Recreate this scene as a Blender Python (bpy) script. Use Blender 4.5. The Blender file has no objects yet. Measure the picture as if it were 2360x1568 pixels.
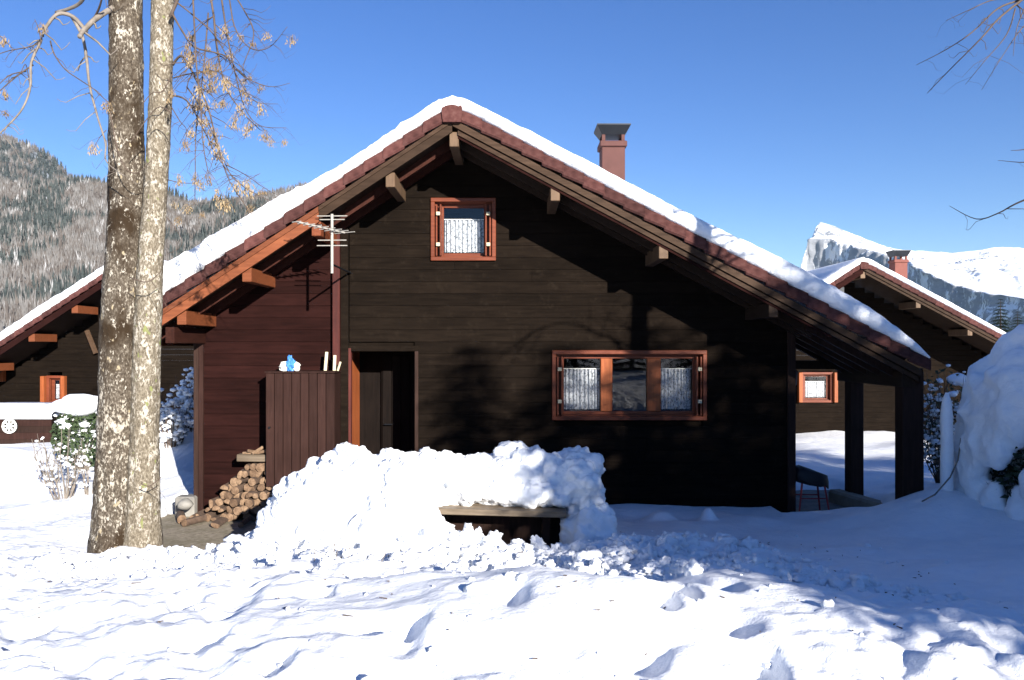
import bpy, math, random
import numpy as np
from mathutils import Vector, Matrix
from mathutils import noise as mnoise

# ------------------------------------------------------------------ camera, sky, sun
scn = bpy.context.scene
col = scn.collection
EYE = 2.08; FOC = 1835.0; PX, PY = 1180.0, 800.0

def at(vx, vy, Y):
    "world point seen at picture position (vx, vy) of a 2360-wide picture at distance Y"
    return Vector(((vx-PX)/FOC*Y, Y, EYE-(vy-PY)/FOC*Y))

cam_data = bpy.data.cameras.new('camera')
cam = bpy.data.objects.new('camera', cam_data); col.objects.link(cam)
cam.location = (0, 0, EYE); cam.rotation_euler = (math.radians(90), 0, 0)
cam_data.sensor_width = 36; cam_data.lens = 36*FOC/2360
cam_data.shift_y = 16/2360
cam_data.clip_start = .05; cam_data.clip_end = 20000
scn.camera = cam

SUN = Vector((.495, -.95, .34)).normalized()
SUN_EL = math.asin(SUN.z)
SUN_AZ = math.atan2(SUN.x, SUN.y)         # clockwise from +Y
world = bpy.data.worlds.new('World'); scn.world = world; world.use_nodes = True
wn = world.node_tree; wn.nodes.clear()
sky = wn.nodes.new('ShaderNodeTexSky'); sky.sky_type = 'NISHITA'; sky.sun_disc = False
sky.sun_elevation = SUN_EL; sky.sun_rotation = SUN_AZ; sky.altitude = 900
sky.air_density = 1.0; sky.dust_density = .1; sky.ozone_density = 3.0
hs = wn.nodes.new('ShaderNodeHueSaturation'); hs.inputs['Saturation'].default_value = 1.22; hs.inputs['Hue'].default_value = .517
bg = wn.nodes.new('ShaderNodeBackground'); bg.inputs[1].default_value = .068
wo = wn.nodes.new('ShaderNodeOutputWorld')
wn.links.new(sky.outputs[0], hs.inputs['Color']); wn.links.new(hs.outputs[0], bg.inputs[0]); wn.links.new(bg.outputs[0], wo.inputs[0])

sl = bpy.data.lights.new('sun', 'SUN'); sl.energy = 5.0; sl.angle = math.radians(.53); sl.color = (1, .945, .87)
so = bpy.data.objects.new('sun', sl); col.objects.link(so)
so.rotation_euler = SUN.to_track_quat('Z', 'Y').to_euler()
scn.view_settings.view_transform = 'Standard'; scn.view_settings.look = 'None'
scn.view_settings.exposure = 1.32; scn.view_settings.gamma = 1; scn.view_settings.use_curve_mapping = False
scn.cycles.max_bounces = 6; scn.cycles.transparent_max_bounces = 12
scn.cycles.use_denoising = True

R = random.Random(7)

# ------------------------------------------------------------------ noise (numpy)
def _hash(ix, iy, seed):
    h = (ix.astype(np.int64)*374761393 + iy.astype(np.int64)*668265263 + seed*982451653) & 0x7fffffff
    h = ((h ^ (h >> 13))*1274126177) & 0x7fffffff
    return ((h ^ (h >> 16)) & 0xffff)/65535.0
def vnoise(x, y, seed=0):
    x = np.asarray(x, float); y = np.asarray(y, float)
    ix = np.floor(x); iy = np.floor(y); fx = x-ix; fy = y-iy
    fx = fx*fx*fx*(fx*(fx*6-15)+10); fy = fy*fy*fy*(fy*(fy*6-15)+10)
    a = _hash(ix, iy, seed); b = _hash(ix+1, iy, seed); c = _hash(ix, iy+1, seed); d = _hash(ix+1, iy+1, seed)
    return (a*(1-fx)+b*fx)*(1-fy)+(c*(1-fx)+d*fx)*fy
def fbm(x, y, seed=0, octs=4, gain=.5):
    s = 0; a = 1; t = 0
    for k in range(octs):
        # rotate each octave so that the lattice does not show
        xr = x*math.cos(k*1.3+.4)-y*math.sin(k*1.3+.4); yr = x*math.sin(k*1.3+.4)+y*math.cos(k*1.3+.4)
        s = s+a*(vnoise(xr*2**k+k*17.3, yr*2**k-k*9.1, seed+k)-.5); t += a; a *= gain
    return s/t*2
def sstep(a, b, x):
    t = np.clip((x-a)/(b-a), 0, 1); return t*t*(3-2*t)

# ------------------------------------------------------------------ mesh helpers
class MB:
    def __init__(s): s.v = []; s.f = []; s.m = []
    def add(s, vs, fs, mi=0):
        o = len(s.v); s.v += [tuple(p) for p in vs]; s.f += [tuple(i+o for i in f) for f in fs]; s.m += [mi]*len(fs)
    def box(s, x0, x1, y0, y1, z0, z1, mi=0, bev=0):
        if bev:
            b = bev; vs = []
            for z, i in ((z0, b), (z0+b, 0), (z1-b, 0), (z1, b)):
                j = i
                vs += [(x0+j+ (b if not i else 0), y0+j, z), (x1-j-(b if not i else 0), y0+j, z), (x1-j, y0+j+(b if not i else 0), z), (x1-j, y1-j-(b if not i else 0), z),
                       (x1-j-(b if not i else 0), y1-j, z), (x0+j+(b if not i else 0), y1-j, z), (x0+j, y1-j-(b if not i else 0), z), (x0+j, y0+j+(b if not i else 0), z)]
            fs = [tuple(range(7, -1, -1)), tuple(range(24, 32))]
            for r in range(3):
                for k in range(8):
                    fs.append((r*8+k, r*8+(k+1) % 8, r*8+8+(k+1) % 8, r*8+8+k))
            s.add(vs, fs, mi); return
        s.add([(x0, y0, z0), (x1, y0, z0), (x1, y1, z0), (x0, y1, z0), (x0, y0, z1), (x1, y0, z1), (x1, y1, z1), (x0, y1, z1)],
              [(3, 2, 1, 0), (4, 5, 6, 7), (0, 1, 5, 4), (1, 2, 6, 5), (2, 3, 7, 6), (3, 0, 4, 7)], mi)
    def prism(s, poly, y0, y1, mi=0):
        "poly: counter-clockwise in XZ seen from -Y (camera side)"
        n = len(poly)
        s.add([(x, y0, z) for x, z in poly]+[(x, y1, z) for x, z in poly],
              [tuple(range(n)), tuple(range(2*n-1, n-1, -1))]+[((i+1) % n, i, i+n, (i+1) % n+n) for i in range(n)], mi)
    def tube(s, pts, rad, n=6, mi=0, cap=True, jit=0):
        pts = [Vector(p) for p in pts]; rings = []; N = len(pts)
        up = Vector((.13, .27, .95)); o = len(s.v)
        for i, p in enumerate(pts):
            t = (pts[min(i+1, N-1)]-pts[max(i-1, 0)])
            if t.length < 1e-9: t = Vector((0, 0, 1))
            t.normalize()
            a = t.cross(up)
            if a.length < .05: a = t.cross(Vector((1, 0, 0)))
            a.normalize(); b = t.cross(a); r = rad[i] if hasattr(rad, '__len__') else rad
            for k in range(n):
                an = 2*math.pi*k/n; rr = r*(1+(R.random()-.5)*jit)
                s.v.append(tuple(p+a*math.cos(an)*rr+b*math.sin(an)*rr))
        for i in range(N-1):
            for k in range(n):
                q = (o+i*n+k, o+i*n+(k+1) % n, o+(i+1)*n+(k+1) % n, o+(i+1)*n+k)
                s.f.append(q); s.m.append(mi)
        if cap and n > 2:
            s.f.append(tuple(o+k for k in range(n-1, -1, -1))); s.m.append(mi)
            s.f.append(tuple(o+(N-1)*n+k for k in range(n))); s.m.append(mi)
    def lump(s, c, r, sub=2, amp=.25, fr=2.0, sq=(1, 1, 1), mi=0, seed=0):
        vs, fs = ICO[sub]; c = Vector(c)
        out = []
        for v in vs:
            d = 1+amp*mnoise.noise(v*fr+Vector((seed*3.7, seed*1.3, seed*2.1)))+amp*.4*mnoise.noise(v*fr*2.7+Vector((seed, 5, 9)))
            out.append((c.x+v.x*r*d*sq[0], c.y+v.y*r*d*sq[1], c.z+v.z*r*d*sq[2]))
        s.add(out, fs, mi)
    def mesh(s, name, mats, smooth=False):
        me = bpy.data.meshes.new(name); me.from_pydata(s.v, [], s.f)
        mats = mats if isinstance(mats, (list, tuple)) else [mats]
        for m in mats: me.materials.append(m)
        if len(mats) > 1: me.polygons.foreach_set('material_index', s.m)
        if smooth: me.polygons.foreach_set('use_smooth', [True]*len(me.polygons))
        me.update(); return me
    def obj(s, name, mats, parent=None, smooth=False):
        return link(name, s.mesh(name, mats, smooth), parent)

def _ico(sub):
    import bmesh
    bm = bmesh.new(); bmesh.ops.create_icosphere(bm, subdivisions=sub, radius=1)
    r = ([v.co.copy() for v in bm.verts], [tuple(v.index for v in f.verts) for f in bm.faces]); bm.free(); return r
ICO = {k: _ico(k) for k in (1, 2, 3, 4)}

def link(name, data, parent=None):
    o = bpy.data.objects.new(name, data); col.objects.link(o)
    if parent: o.parent = parent
    return o
def tag(o, label=None, cat=None, group=None, kind=None):
    if label: o['label'] = label
    if cat: o['category'] = cat
    if group: o['group'] = group
    if kind: o['kind'] = kind
    return o
def empty(name, loc, label, cat, group=None, scale=1, rz=0):
    o = link(name, None); o.location = loc; o.scale = (scale,)*3; o.rotation_euler = (0, 0, rz)
    o.empty_display_size = .3
    return tag(o, label, cat, group)
def grid_mesh(name, X, Y, Z, mat, smooth=True):
    ny, nx = X.shape
    me = bpy.data.meshes.new(name)
    co = np.stack([X, Y, Z], -1).reshape(-1, 3)
    idx = np.arange(nx*ny).reshape(ny, nx)
    q = np.stack([idx[:-1, :-1], idx[:-1, 1:], idx[1:, 1:], idx[1:, :-1]], -1).reshape(-1, 4)
    me.vertices.add(len(co)); me.vertices.foreach_set('co', co.ravel())
    me.loops.add(q.size); me.loops.foreach_set('vertex_index', q.ravel().astype(np.int32))
    me.polygons.add(len(q)); me.polygons.foreach_set('loop_start', (np.arange(len(q))*4).astype(np.int32))
    me.polygons.foreach_set('loop_total', np.full(len(q), 4, np.int32))
    me.polygons.foreach_set('use_smooth', [smooth]*len(q))
    me.materials.append(mat); me.update(calc_edges=True); me.validate()
    return me

# ------------------------------------------------------------------ materials
class NT:
    def __init__(s, name, rough=.7, spec=.3):
        s.mat = bpy.data.materials.new(name); s.mat.use_nodes = True
        s.t = s.mat.node_tree; s.b = s.t.nodes['Principled BSDF']
        s.b.inputs['Roughness'].default_value = rough
        s.b.inputs['Specular IOR Level'].default_value = spec
    def n(s, typ, **kw):
        nd = s.t.nodes.new(typ)
        for k, v in kw.items():
            if k in nd.inputs: nd.inputs[k].default_value = v
            else: setattr(nd, k, v)
        return nd
    def l(s, a, b): s.t.links.new(a, b)
    def coord(s, scale=(1, 1, 1), kind='Object'):
        tc = s.n('ShaderNodeTexCoord'); mp = s.n('ShaderNodeMapping'); mp.inputs['Scale'].default_value = scale
        s.l(tc.outputs[kind], mp.inputs[0]); return mp.outputs[0]
    def noise(s, vec, scale=5, detail=4, rough=.55):
        nd = s.n('ShaderNodeTexNoise', Scale=scale, Detail=detail, Roughness=rough); s.l(vec, nd.inputs['Vector']); return nd.outputs['Fac']
    def ramp(s, fac, stops):
        r = s.n('ShaderNodeValToRGB'); e = r.color_ramp.elements
        while len(e) < len(stops): e.new(.5)
        for el, (p, c) in zip(e, stops): el.position = p; el.color = (*c, 1) if len(c) == 3 else c
        s.l(fac, r.inputs[0]); return r.outputs[0]
    def mix(s, fac, a, b, mode='MIX'):
        m = s.n('ShaderNodeMix', data_type='RGBA', blend_type=mode)
        for sock, val in ((m.inputs[0], fac), (m.inputs[6], a), (m.inputs[7], b)):
            if hasattr(val, 'links') or isinstance(val, bpy.types.NodeSocket): s.l(val, sock)
            elif isinstance(val, (int, float)): sock.default_value = val
            else: sock.default_value = (*val, 1)
        return m.outputs[2]
    def math(s, op, a, b=0):
        m = s.n('ShaderNodeMath', operation=op)
        for sock, val in ((m.inputs[0], a), (m.inputs[1], b)):
            if isinstance(val, (int, float)): sock.default_value = val
            else: s.l(val, sock)
        return m.outputs[0]
    def bump(s, h, strength=.3, dist=.01, prev=None):
        b = s.n('ShaderNodeBump', Strength=strength, Distance=dist); s.l(h, b.inputs['Height'])
        if prev is not None: s.l(prev, b.inputs['Normal'])
        s.l(b.outputs[0], s.b.inputs['Normal']); return b.outputs[0]
    def color(s, c): s.l(c, s.b.inputs['Base Color'])

def wood(name, dark, light, axis='x', rough=.6, wear=None):
    m = NT(name, rough, .06 if 'siding' in name or 'board' in name or 'dark' in name or 'rafter' in name else .2)
    sc = {'x': (1.2, 14, 14), 'z': (14, 14, 1.2), 'y': (14, 1.2, 14)}[axis]
    v = m.coord(sc); g = m.noise(v, 2.2, 5, .65)
    big = m.noise(m.coord((1.1, 1.1, 1.1)), 1.7, 4, .6)
    c = m.ramp(g, [(.3, dark), (.72, light)])
    oi = m.n('ShaderNodeObjectInfo')
    val = m.math('ADD', m.math('MULTIPLY', oi.outputs['Random'], .4), .78)
    val2 = m.math('MULTIPLY', val, m.math('ADD', m.math('MULTIPLY', big, .9), .55))
    c = m.mix(1.0, c, m.n('ShaderNodeCombineColor').outputs[0], 'MULTIPLY')
    cc = m.t.nodes[-1] if False else None
    for nd in m.t.nodes:
        if nd.type == 'COMBINE_COLOR':
            for i in range(3): m.l(val2, nd.inputs[i])
    if wear is not None:
        w = m.ramp(m.noise(m.coord((3, 3, 3)), 3.0, 6, .7), [(.56, (0, 0, 0)), (.68, (1, 1, 1))])
        c = m.mix(m.math('MULTIPLY', w, .45), c, wear)
    m.color(c); m.bump(g, .35, .004); return m.mat

def plain(name, c, rough=.6, var=.25, sc=8, metal=0, bump=.15):
    m = NT(name, rough, .35); f = m.noise(m.coord(), sc, 5, .6)
    d = tuple(x*(1-var) for x in c); e = tuple(min(1, x*(1+var)) for x in c)
    m.color(m.ramp(f, [(.3, d), (.7, e)])); m.b.inputs['Metallic'].default_value = metal
    if bump: m.bump(f, bump, .004)
    return m.mat

M = {}
M['brown'] = wood('brown_siding', (.0048, .0031, .0021), (.0105, .0070, .0047), rough=.92, wear=(.018, .0128, .0088))
M['red'] = wood('red_brown_siding', (.0105, .0034, .0028), (.0205, .0066, .0055), rough=.9)
M['rafter'] = wood('red_brown_rafter', (.022, .008, .006), (.045, .016, .011), 'y', rough=.75)
M['redz'] = wood('red_brown_board', (.022, .0105, .0085), (.037, .0185, .015), 'z', rough=.75)
M['redpost'] = wood('red_post', (.045, .011, .009), (.085, .02, .015), 'z')
M['orange'] = wood('orange_wood', (.105, .030, .012), (.19, .060, .024), rough=.5)
M['orangey'] = wood('orange_wood_deep', (.10, .027, .011), (.18, .052, .022), 'y', rough=.5)
M['frame'] = wood('window_wood', (.10, .024, .012), (.17, .045, .020), rough=.4)
M['framelit'] = wood('sunlit_frame_wood', (.20, .052, .017), (.30, .088, .030), 'z', rough=.35)  # lighter copy of the window wood, with sunlight put into its colour
M['tan'] = wood('weathered_wood', (.050, .029, .017), (.095, .058, .036))
M['dark'] = wood('dark_brown_wood', (.020, .013, .0095), (.037, .024, .017), 'y')
M['darkz'] = wood('dark_post_wood', (.020, .012, .0095), (.04, .022, .017), 'z')
M['trim'] = wood('dark_brown_trim', (.028, .0165, .0105), (.056, .034, .022))
M['table'] = wood('grey_table_wood', (.10, .075, .05), (.20, .155, .11))
M['purl_end'] = wood('purlin_end_wood', (.075, .045, .026), (.14, .088, .052), 'z')
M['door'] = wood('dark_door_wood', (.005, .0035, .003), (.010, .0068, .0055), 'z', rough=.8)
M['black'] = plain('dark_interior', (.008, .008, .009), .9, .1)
def tile_mat():
    m = NT('roof_tile', .9, .08); oi = m.n('ShaderNodeObjectInfo'); f = m.noise(m.coord(), 14, 6, .7)
    c = m.ramp(f, [(.3, (.050, .021, .019)), (.5, (.082, .034, .030)), (.72, (.12, .06, .052))])
    g = m.ramp(oi.outputs['Random'], [(0, (.62, .64, .66)), (1, (1.15, 1.1, 1.1))]); m.color(m.mix(1.0, c, g, 'MULTIPLY')); m.bump(f, .6, .006); return m.mat
M['tile'] = tile_mat()
M['chim'] = plain('chimney_render', (.085, .034, .029), .8, .12, 5)
M['chimr'] = plain('chimney_render_red', (.15, .05, .038), .8, .12, 5)
M['metal'] = plain('dark_sheet_metal', (.025, .028, .034), .4, .2, 5, .7)
M['white'] = plain('white_paint', (.75, .74, .68), .5, .08, 9)
M['hinge'] = plain('cream_hinge', (.50, .44, .30), .5, .15, 20)
M['ant'] = plain('antenna_metal', (.36, .34, .30), .5, .15, 20, .2)
M['twig'] = plain('twig_bark', (.085, .06, .045), .85, .35, 12)
M['twigg'] = plain('twig_bark_grey', (.17, .145, .12), .85, .35, 12)
M['stone'] = plain('grey_stone', (.20, .19, .17), .85, .3, 6)
M['blue'] = plain('blue_plastic', (.05, .20, .55), .4, .2, 8)
M['rubber'] = plain('tyre_rubber', (.02, .02, .02), .8, .2)
M['alloy'] = plain('alloy_metal', (.6, .6, .6), .35, .1, 8, .6)
M['carpaint'] = plain('dark_grey_car_paint', (.045, .045, .05), .3, .1, 4, .3)
M['chairred'] = plain('red_painted_metal', (.25, .03, .03), .4, .2)
M['seat'] = plain('black_seat', (.012, .012, .014), .6, .2)

def snow_mat():
    m = NT('snow', .55, .3)
    v = m.coord(kind='Object')
    a = m.noise(v, 5, 6, .62); b = m.noise(v, 38, 5, .7); c2 = m.noise(v, 150, 2, .6)
    m.color(m.ramp(a, [(.3, (.80, .83, .86)), (.7, (.90, .905, .91))]))
    p = m.bump(a, .45, .05); p = m.bump(b, .4, .012, p); m.bump(c2, .3, .003, p)
    m.b.inputs['Subsurface Weight'].default_value = 0
    return m.mat
M['snow'] = snow_mat()
def snow_clumpy():
    m = NT('clumpy_snow', .6, .3)
    v = m.coord(kind='Object')
    a = m.noise(v, 9, 6, .6); b = m.noise(v, 30, 6, .75)
    vo = m.n('ShaderNodeTexVoronoi', Scale=16.0); m.l(v, vo.inputs['Vector'])
    m.color(m.ramp(a, [(.3, (.81, .84, .87)), (.7, (.90, .905, .91))]))
    p = m.bump(a, .5, .05); p = m.bump(vo.outputs['Distance'], .25, .02, p); m.bump(b, .5, .015, p)
    return m.mat
M['snowc'] = snow_clumpy()

def bark_mat(name, left):
    m = NT(name, .85, .15)
    v = m.coord((1, 1, .55))
    big = m.noise(m.coord((1, 1, .7)), 1.6 if left else 1.3, 4, .6)
    fine = m.noise(v, 60, 5, .65); mid = m.noise(v, 17, 5, .72)
    vo = m.n('ShaderNodeTexVoronoi', Scale=21.0); m.l(v, vo.inputs['Vector'])
    base = m.ramp(fine, [(.3, (.024, .018, .013)), (.5, (.080, .064, .047)), (.7, (.19, .165, .13))] if left else
                  [(.3, (.055, .044, .03)), (.5, (.15, .125, .09)), (.7, (.27, .24, .185))])
    if left:   # dark mossy patches
        base = m.mix(m.ramp(big, [(.5, (0, 0, 0)), (.6, (1, 1, 1))]), base, (.026, .016, .008))
    fl = m.math('ADD', m.math('MULTIPLY', mid, .62), m.math('MULTIPLY', fine, .55))
    if left: fl = m.math('ADD', m.math('SUBTRACT', fl, m.math('MULTIPLY', big, .40)), .185)
    k = .618 if left else .606
    f = m.ramp(fl, [(k+.0, (0, 0, 0)), (k+.045, (1, 1, 1))])
    c = m.mix(f, base, m.ramp(mid, [(.42, (.22, .19, .145)), (.68, (.43, .395, .33))]))
    f2 = m.ramp(m.noise(v, 16, 3, .5), [(.66, (0, 0, 0)), (.70, (1, 1, 1))])
    c = m.mix(f2, c, (.17, .18, .07) if not left else (.28, .23, .15))
    m.color(c); p = m.bump(fl, .8, .02); m.bump(vo.outputs['Distance'], .5, .01, p); return m.mat
M['bark1'] = bark_mat('flaky_brown_bark', True); M['bark2'] = bark_mat('pale_grey_bark', False)
def seed_mat():
    m = NT('dry_seed_keys', .8, .2); m.color(m.ramp(m.n('ShaderNodeObjectInfo').outputs['Random'], [(0, (.17, .115, .06)), (1, (.32, .24, .14))])); return m.mat
M['seed'] = seed_mat()
def leaf_mat(name, a, b):
    m = NT(name, .75, .2); m.color(m.ramp(m.noise(m.coord(), 9, 3, .6), [(.35, a), (.65, b)])); return m.mat
M['needle'] = leaf_mat('dark_needles', (.012, .022, .012), (.035, .055, .03))
M['evergreen'] = leaf_mat('evergreen_leaves', (.02, .035, .015), (.06, .085, .04))
def glass_mat():
    m = bpy.data.materials.new('window_glass'); m.use_nodes = True; t = m.node_tree; t.nodes.clear()
    o = t.nodes.new('ShaderNodeOutputMaterial'); mx = t.nodes.new('ShaderNodeMixShader'); tr = t.nodes.new('ShaderNodeBsdfTransparent')
    gl = t.nodes.new('ShaderNodeBsdfGlossy'); gl.inputs['Roughness'].default_value = .02
    fr = t.nodes.new('ShaderNodeFresnel'); fr.inputs['IOR'].default_value = 1.4
    nz = t.nodes.new('ShaderNodeTexNoise'); nz.inputs['Scale'].default_value = 2.5
    bp = t.nodes.new('ShaderNodeBump'); bp.inputs['Strength'].default_value = .01
    t.links.new(nz.outputs[0], bp.inputs['Height']); t.links.new(bp.outputs[0], gl.inputs['Normal'])
    ad = t.nodes.new('ShaderNodeMath'); ad.operation = 'ADD'; ad.inputs[1].default_value = .0
    t.links.new(fr.outputs[0], ad.inputs[0]); t.links.new(ad.outputs[0], mx.inputs[0])
    t.links.new(tr.outputs[0], mx.inputs[1]); t.links.new(gl.outputs[0], mx.inputs[2]); t.links.new(mx.outputs[0], o.inputs[0]); return m
M['glass'] = glass_mat()
def curtain_mat():
    m = NT('lace_curtain', .9, .1)
    v = m.coord(); n1 = m.noise(m.coord((1, 1, 1)), 34, 4, .7)
    al = m.ramp(n1, [(.36, (.35, .35, .35)), (.52, (1, 1, 1))])
    m.color(m.ramp(n1, [(.35, (.22, .24, .26)), (.62, (.50, .52, .54))])); m.l(al, m.b.inputs['Alpha']); return m.mat
M['curtain'] = curtain_mat()
def log_end():
    m = NT('log_end', .85, .15); v = m.coord((1, .15, 1))
    n1 = m.noise(v, 30, 4, .6); oi = m.n('ShaderNodeObjectInfo')
    c = m.ramp(n1, [(.3, (.10, .066, .044)), (.7, (.24, .168, .115))])
    c2 = m.ramp(oi.outputs['Random'], [(0, (.55, .5, .46)), (.5, (1, .93, .85)), (1, (1.25, 1.2, 1.1))])
    m.color(m.mix(1.0, c, c2, 'MULTIPLY')); m.bump(n1, .4, .004); return m.mat
M['logend'] = log_end(); M['logbark'] = plain('log_bark', (.085, .055, .038), .9, .4, 20, bump=.6)
def patio_mat():
    m = NT('patio_ground', .85, .2); v = m.coord()
    a = m.noise(v, 3, 5, .6); b = m.noise(m.coord((1, 4, 1)), 14, 5, .7)
    c = m.ramp(b, [(.32, (.09, .074, .05)), (.5, (.24, .205, .15)), (.7, (.42, .37, .30))])
    c = m.mix(m.math('MULTIPLY', m.ramp(a, [(.45, (0, 0, 0)), (.6, (1, 1, 1))]), .4), c, (.11, .10, .055))
    m.color(c); m.bump(b, .6, .01); return m.mat
M['patio'] = patio_mat()

# ------------------------------------------------------------------ ground
HX0, HX1, HY0, HY1 = -3.9, 3.5, 9.9, 16.6       # chalet footprint
def axis(lo, a, b, hi, d, g=1.06):
    mid = list(np.arange(a, b+d/2, d)); l = []; s = d; p = a
    while p > lo: s *= g; p -= s; l.append(p)
    r = []; s = d; p = mid[-1]
    while p < hi: s *= g; p += s; r.append(p)
    return np.array(l[::-1]+mid+r)
def bumps(X, Y, items):
    z = 0
    for (x, y, rx, ry, h, p) in items:
        q = ((X-x)/rx)**2+((Y-y)/ry)**2
        z = z+h*np.exp(-q**p)
    return z
FOOT = []
_rf = random.Random(21)
for k in range(52):
    FOOT.append((_rf.uniform(-3.2, 1.2), _rf.uniform(2.7, 6.2), _rf.uniform(.06, .13), _rf.uniform(.09, .2), -_rf.uniform(.05, .13), _rf.choice((1.2, 2, 3))))
def ground_z(X, Y):
    X = np.asarray(X, float); Y = np.asarray(Y, float)
    z = .15+.0*X
    z = z+.50*(1-sstep(3.2, 8.2, Y))                      # bank the camera stands on
    z = z-.35*sstep(9.5, 20, Y)*sstep(-2, 3, X)           # land falls off gently to the right rear
    z = z+.22*np.exp(-(((X+.1)/1.9)**2+((Y-4.55)/.9)**2)) # smooth dome
    z = z+.10*np.exp(-(((X-1.3)/1.3)**2+((Y-3.9)/.7)**2))
    z = z-.08*np.exp(-(((X-2.2)/1.0)**2+((Y-5.3)/.35)**2))
    z = z-.11*np.exp(-(((X+3)/1.3)**2+((Y-8.1)/.7)**2)**2)
    z = z+.10*np.exp(-(((X+3.45)/.40)**2+((Y-7.45)/.26)**2)**2)
    w = fbm(X*.55, Y*.55, 3, 3)
    far = sstep(20, 60, np.hypot(X, Y))
    z = z+.09*w*(1-far)
    z = z+.085*fbm(X*1.05, Y*1.25, 9, 2)*sstep(0, .4, 1-far)
    dome = np.exp(-(((X-.2)/1.7)**2+((Y-4.3)/1.1)**2)**2)
    rough = np.clip(1.15-1.05*dome, .12, 1)
    rough = rough*(1-.75*sstep(3.2, 4.6, X)*sstep(5, 7, Y))
    shade_smooth = 1-.7*sstep(1.2, 2.2, X*.887+Y*.462-3.2)
    n = fbm(X*5.2, Y*6.0, 31, 5, .6)
    ridged = np.abs(fbm(X*3.1+3, Y*3.6, 41, 4, .55))
    bl = np.abs(fbm(X*2.1+7, Y*2.5, 131, 3, .5))+.5*np.abs(fbm(X*5.3+7, Y*6.1, 151, 3, .5))
    z = z+.085*bl*np.clip(rough, .25, 1)*shade_smooth*(1-far)*(1-.9*sstep(7.2, 7.9, Y))
    z = z+(.012*n+.006*(.22-ridged)+.010*fbm(X*17, Y*19, 91, 3, .6))*rough*shade_smooth*(1-far)
    # broken snow between the table and the bank
    ch = np.exp(-(((X-.6)/1.9)**2+((Y-6.3)/.8)**2)**2)+.8*np.exp(-(((X+2.0)/1.4)**2+((Y-6.7)/.7)**2)**2)
    z = z+ch*(.09*np.abs(fbm(X*4.2, Y*4.2, 51, 3))**.8+.05*fbm(X*11, Y*11, 61, 3))
    z = z+bumps(X, Y, FOOT)*(1-.0*dome)
    z = z+.30*np.exp(-(((X-5.7)/1.5)**2+((Y-8.7)/1.6)**2)**1.5)
    z = z-.22*np.exp(-(((X-.05)/.62)**2+((Y-7.55)/.28)**2)**2)
    z = z+.20*np.exp(-(((X+1.25)/1.2)**2+((Y-6.95)/.55)**2)**1.3)
    z = z+.07*np.exp(-((Y-5.75+.42*(X-.7))/.16)**2)*sstep(.3, .9, X)*(1-sstep(2.3, 2.9, X))*(1+fbm(X*3, Y*3, 23, 3))
    # edge along the front wall
    z = z-.10*np.exp(-((Y-9.4)/.55)**2)*sstep(.4, 1.2, X)*(1-sstep(4.2, 4.8, X))
    z = z+.12*np.exp(-(((X-1.72)/.17)**2+((Y-9.2)/.18)**2)**1.5)+.13*np.exp(-(((X-2.24)/.08)**2+((Y-9.1)/.1)**2)**1.5)
    # cleared patio at the left front, with a crisp snow edge
    ed = .10*fbm(X*2.2, Y*2.2, 71, 3)
    pa = sstep(-4.38, -4.28, X+ed)*(1-sstep(-1.9, -1.8, X+ed))*sstep(8.02, 8.12, Y+ed*.7+.05*(X+3.4))*(1-sstep(10.3, 10.5, Y))
    z = z*(1-pa)+(-.06)*pa
    # porch at the right: trodden floor
    po = sstep(3.2, 3.35, X)*(1-sstep(4.3, 4.75, X+ed-.18*(Y-10)))*sstep(9.45, 9.6, Y)*(1-sstep(11.4, 11.9, Y+ed))
    z = z*(1-po)+(-.06)*po
    # under the buildings
    inn = sstep(HX0-.05, HX0+.05, X)*(1-sstep(HX1-.05, HX1+.05, X))*sstep(HY0+.0, HY0+.1, Y)*(1-sstep(HY1-.1, HY1, Y))
    z = z*(1-inn)+(-.3)*inn
    # rising bank left rear, slope behind house at left
    z = z+.75*np.exp(-(((X+5.6)/1.0)**2+((Y-14.5)/1.6)**2))
    z = z+.3*np.exp(-(((X+9)/2.6)**2+((Y-12.5)/1.8)**2))*sstep(10, 12, Y)
    return z
gx = axis(-900, -5.4, 5.6, 900, .0225, 1.055); gy = axis(-300, 2.3, 9.9, 1200, .0225, 1.05)
GX, GY = np.meshgrid(gx, gy)
tag(link('snow_ground', grid_mesh('snow_ground', GX, GY, ground_z(GX, GY), M['snow'])), kind='structure')
def gz(x, y): return float(ground_z(np.array([x]), np.array([y]))[0])

# patio slab and porch floor
mb = MB(); mb.box(-4.75, -1.6, 7.7, 9.9, -.12, .0); tag(mb.obj('patio', M['patio']), kind='structure')
mb = MB(); mb.box(3.15, 5.0, 9.4, 12.2, -.12, -.004); tag(mb.obj('porch_floor', M['stone']), kind='structure')

# ------------------------------------------------------------------ chalet builder
RML, RMR = .66, .535       # slopes of the two roof sides
def slope(x): return -RML*abs(x) if x < 0 else -RMR*x

def plank_mesh(b0, b1, t0, t1, z0, z1, yf, d=.022, th=.05):
    "one siding board with chamfered edges; b = bottom x-extent, t = top x-extent"
    c = .004; L = []
    for z, y in ((z0, yf+c), (z0+c, yf), (z1-c, yf), (z1, yf+c)):
        k = (z-z0)/(z1-z0); L.append((b0+(t0-b0)*k, y, z)); L.append((b1+(t1-b1)*k, y, z))
    L += [(b0, yf+th, z0), (b1, yf+th, z0), (t0, yf+th, z1), (t1, yf+th, z1)]
    F = [(0, 1, 3, 2), (2, 3, 5, 4), (4, 5, 7, 6), (1, 0, 8, 9), (6, 7, 11, 10), (0, 2, 4, 6, 10, 8), (1, 9, 11, 7, 5, 3)]
    return L, F

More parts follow.
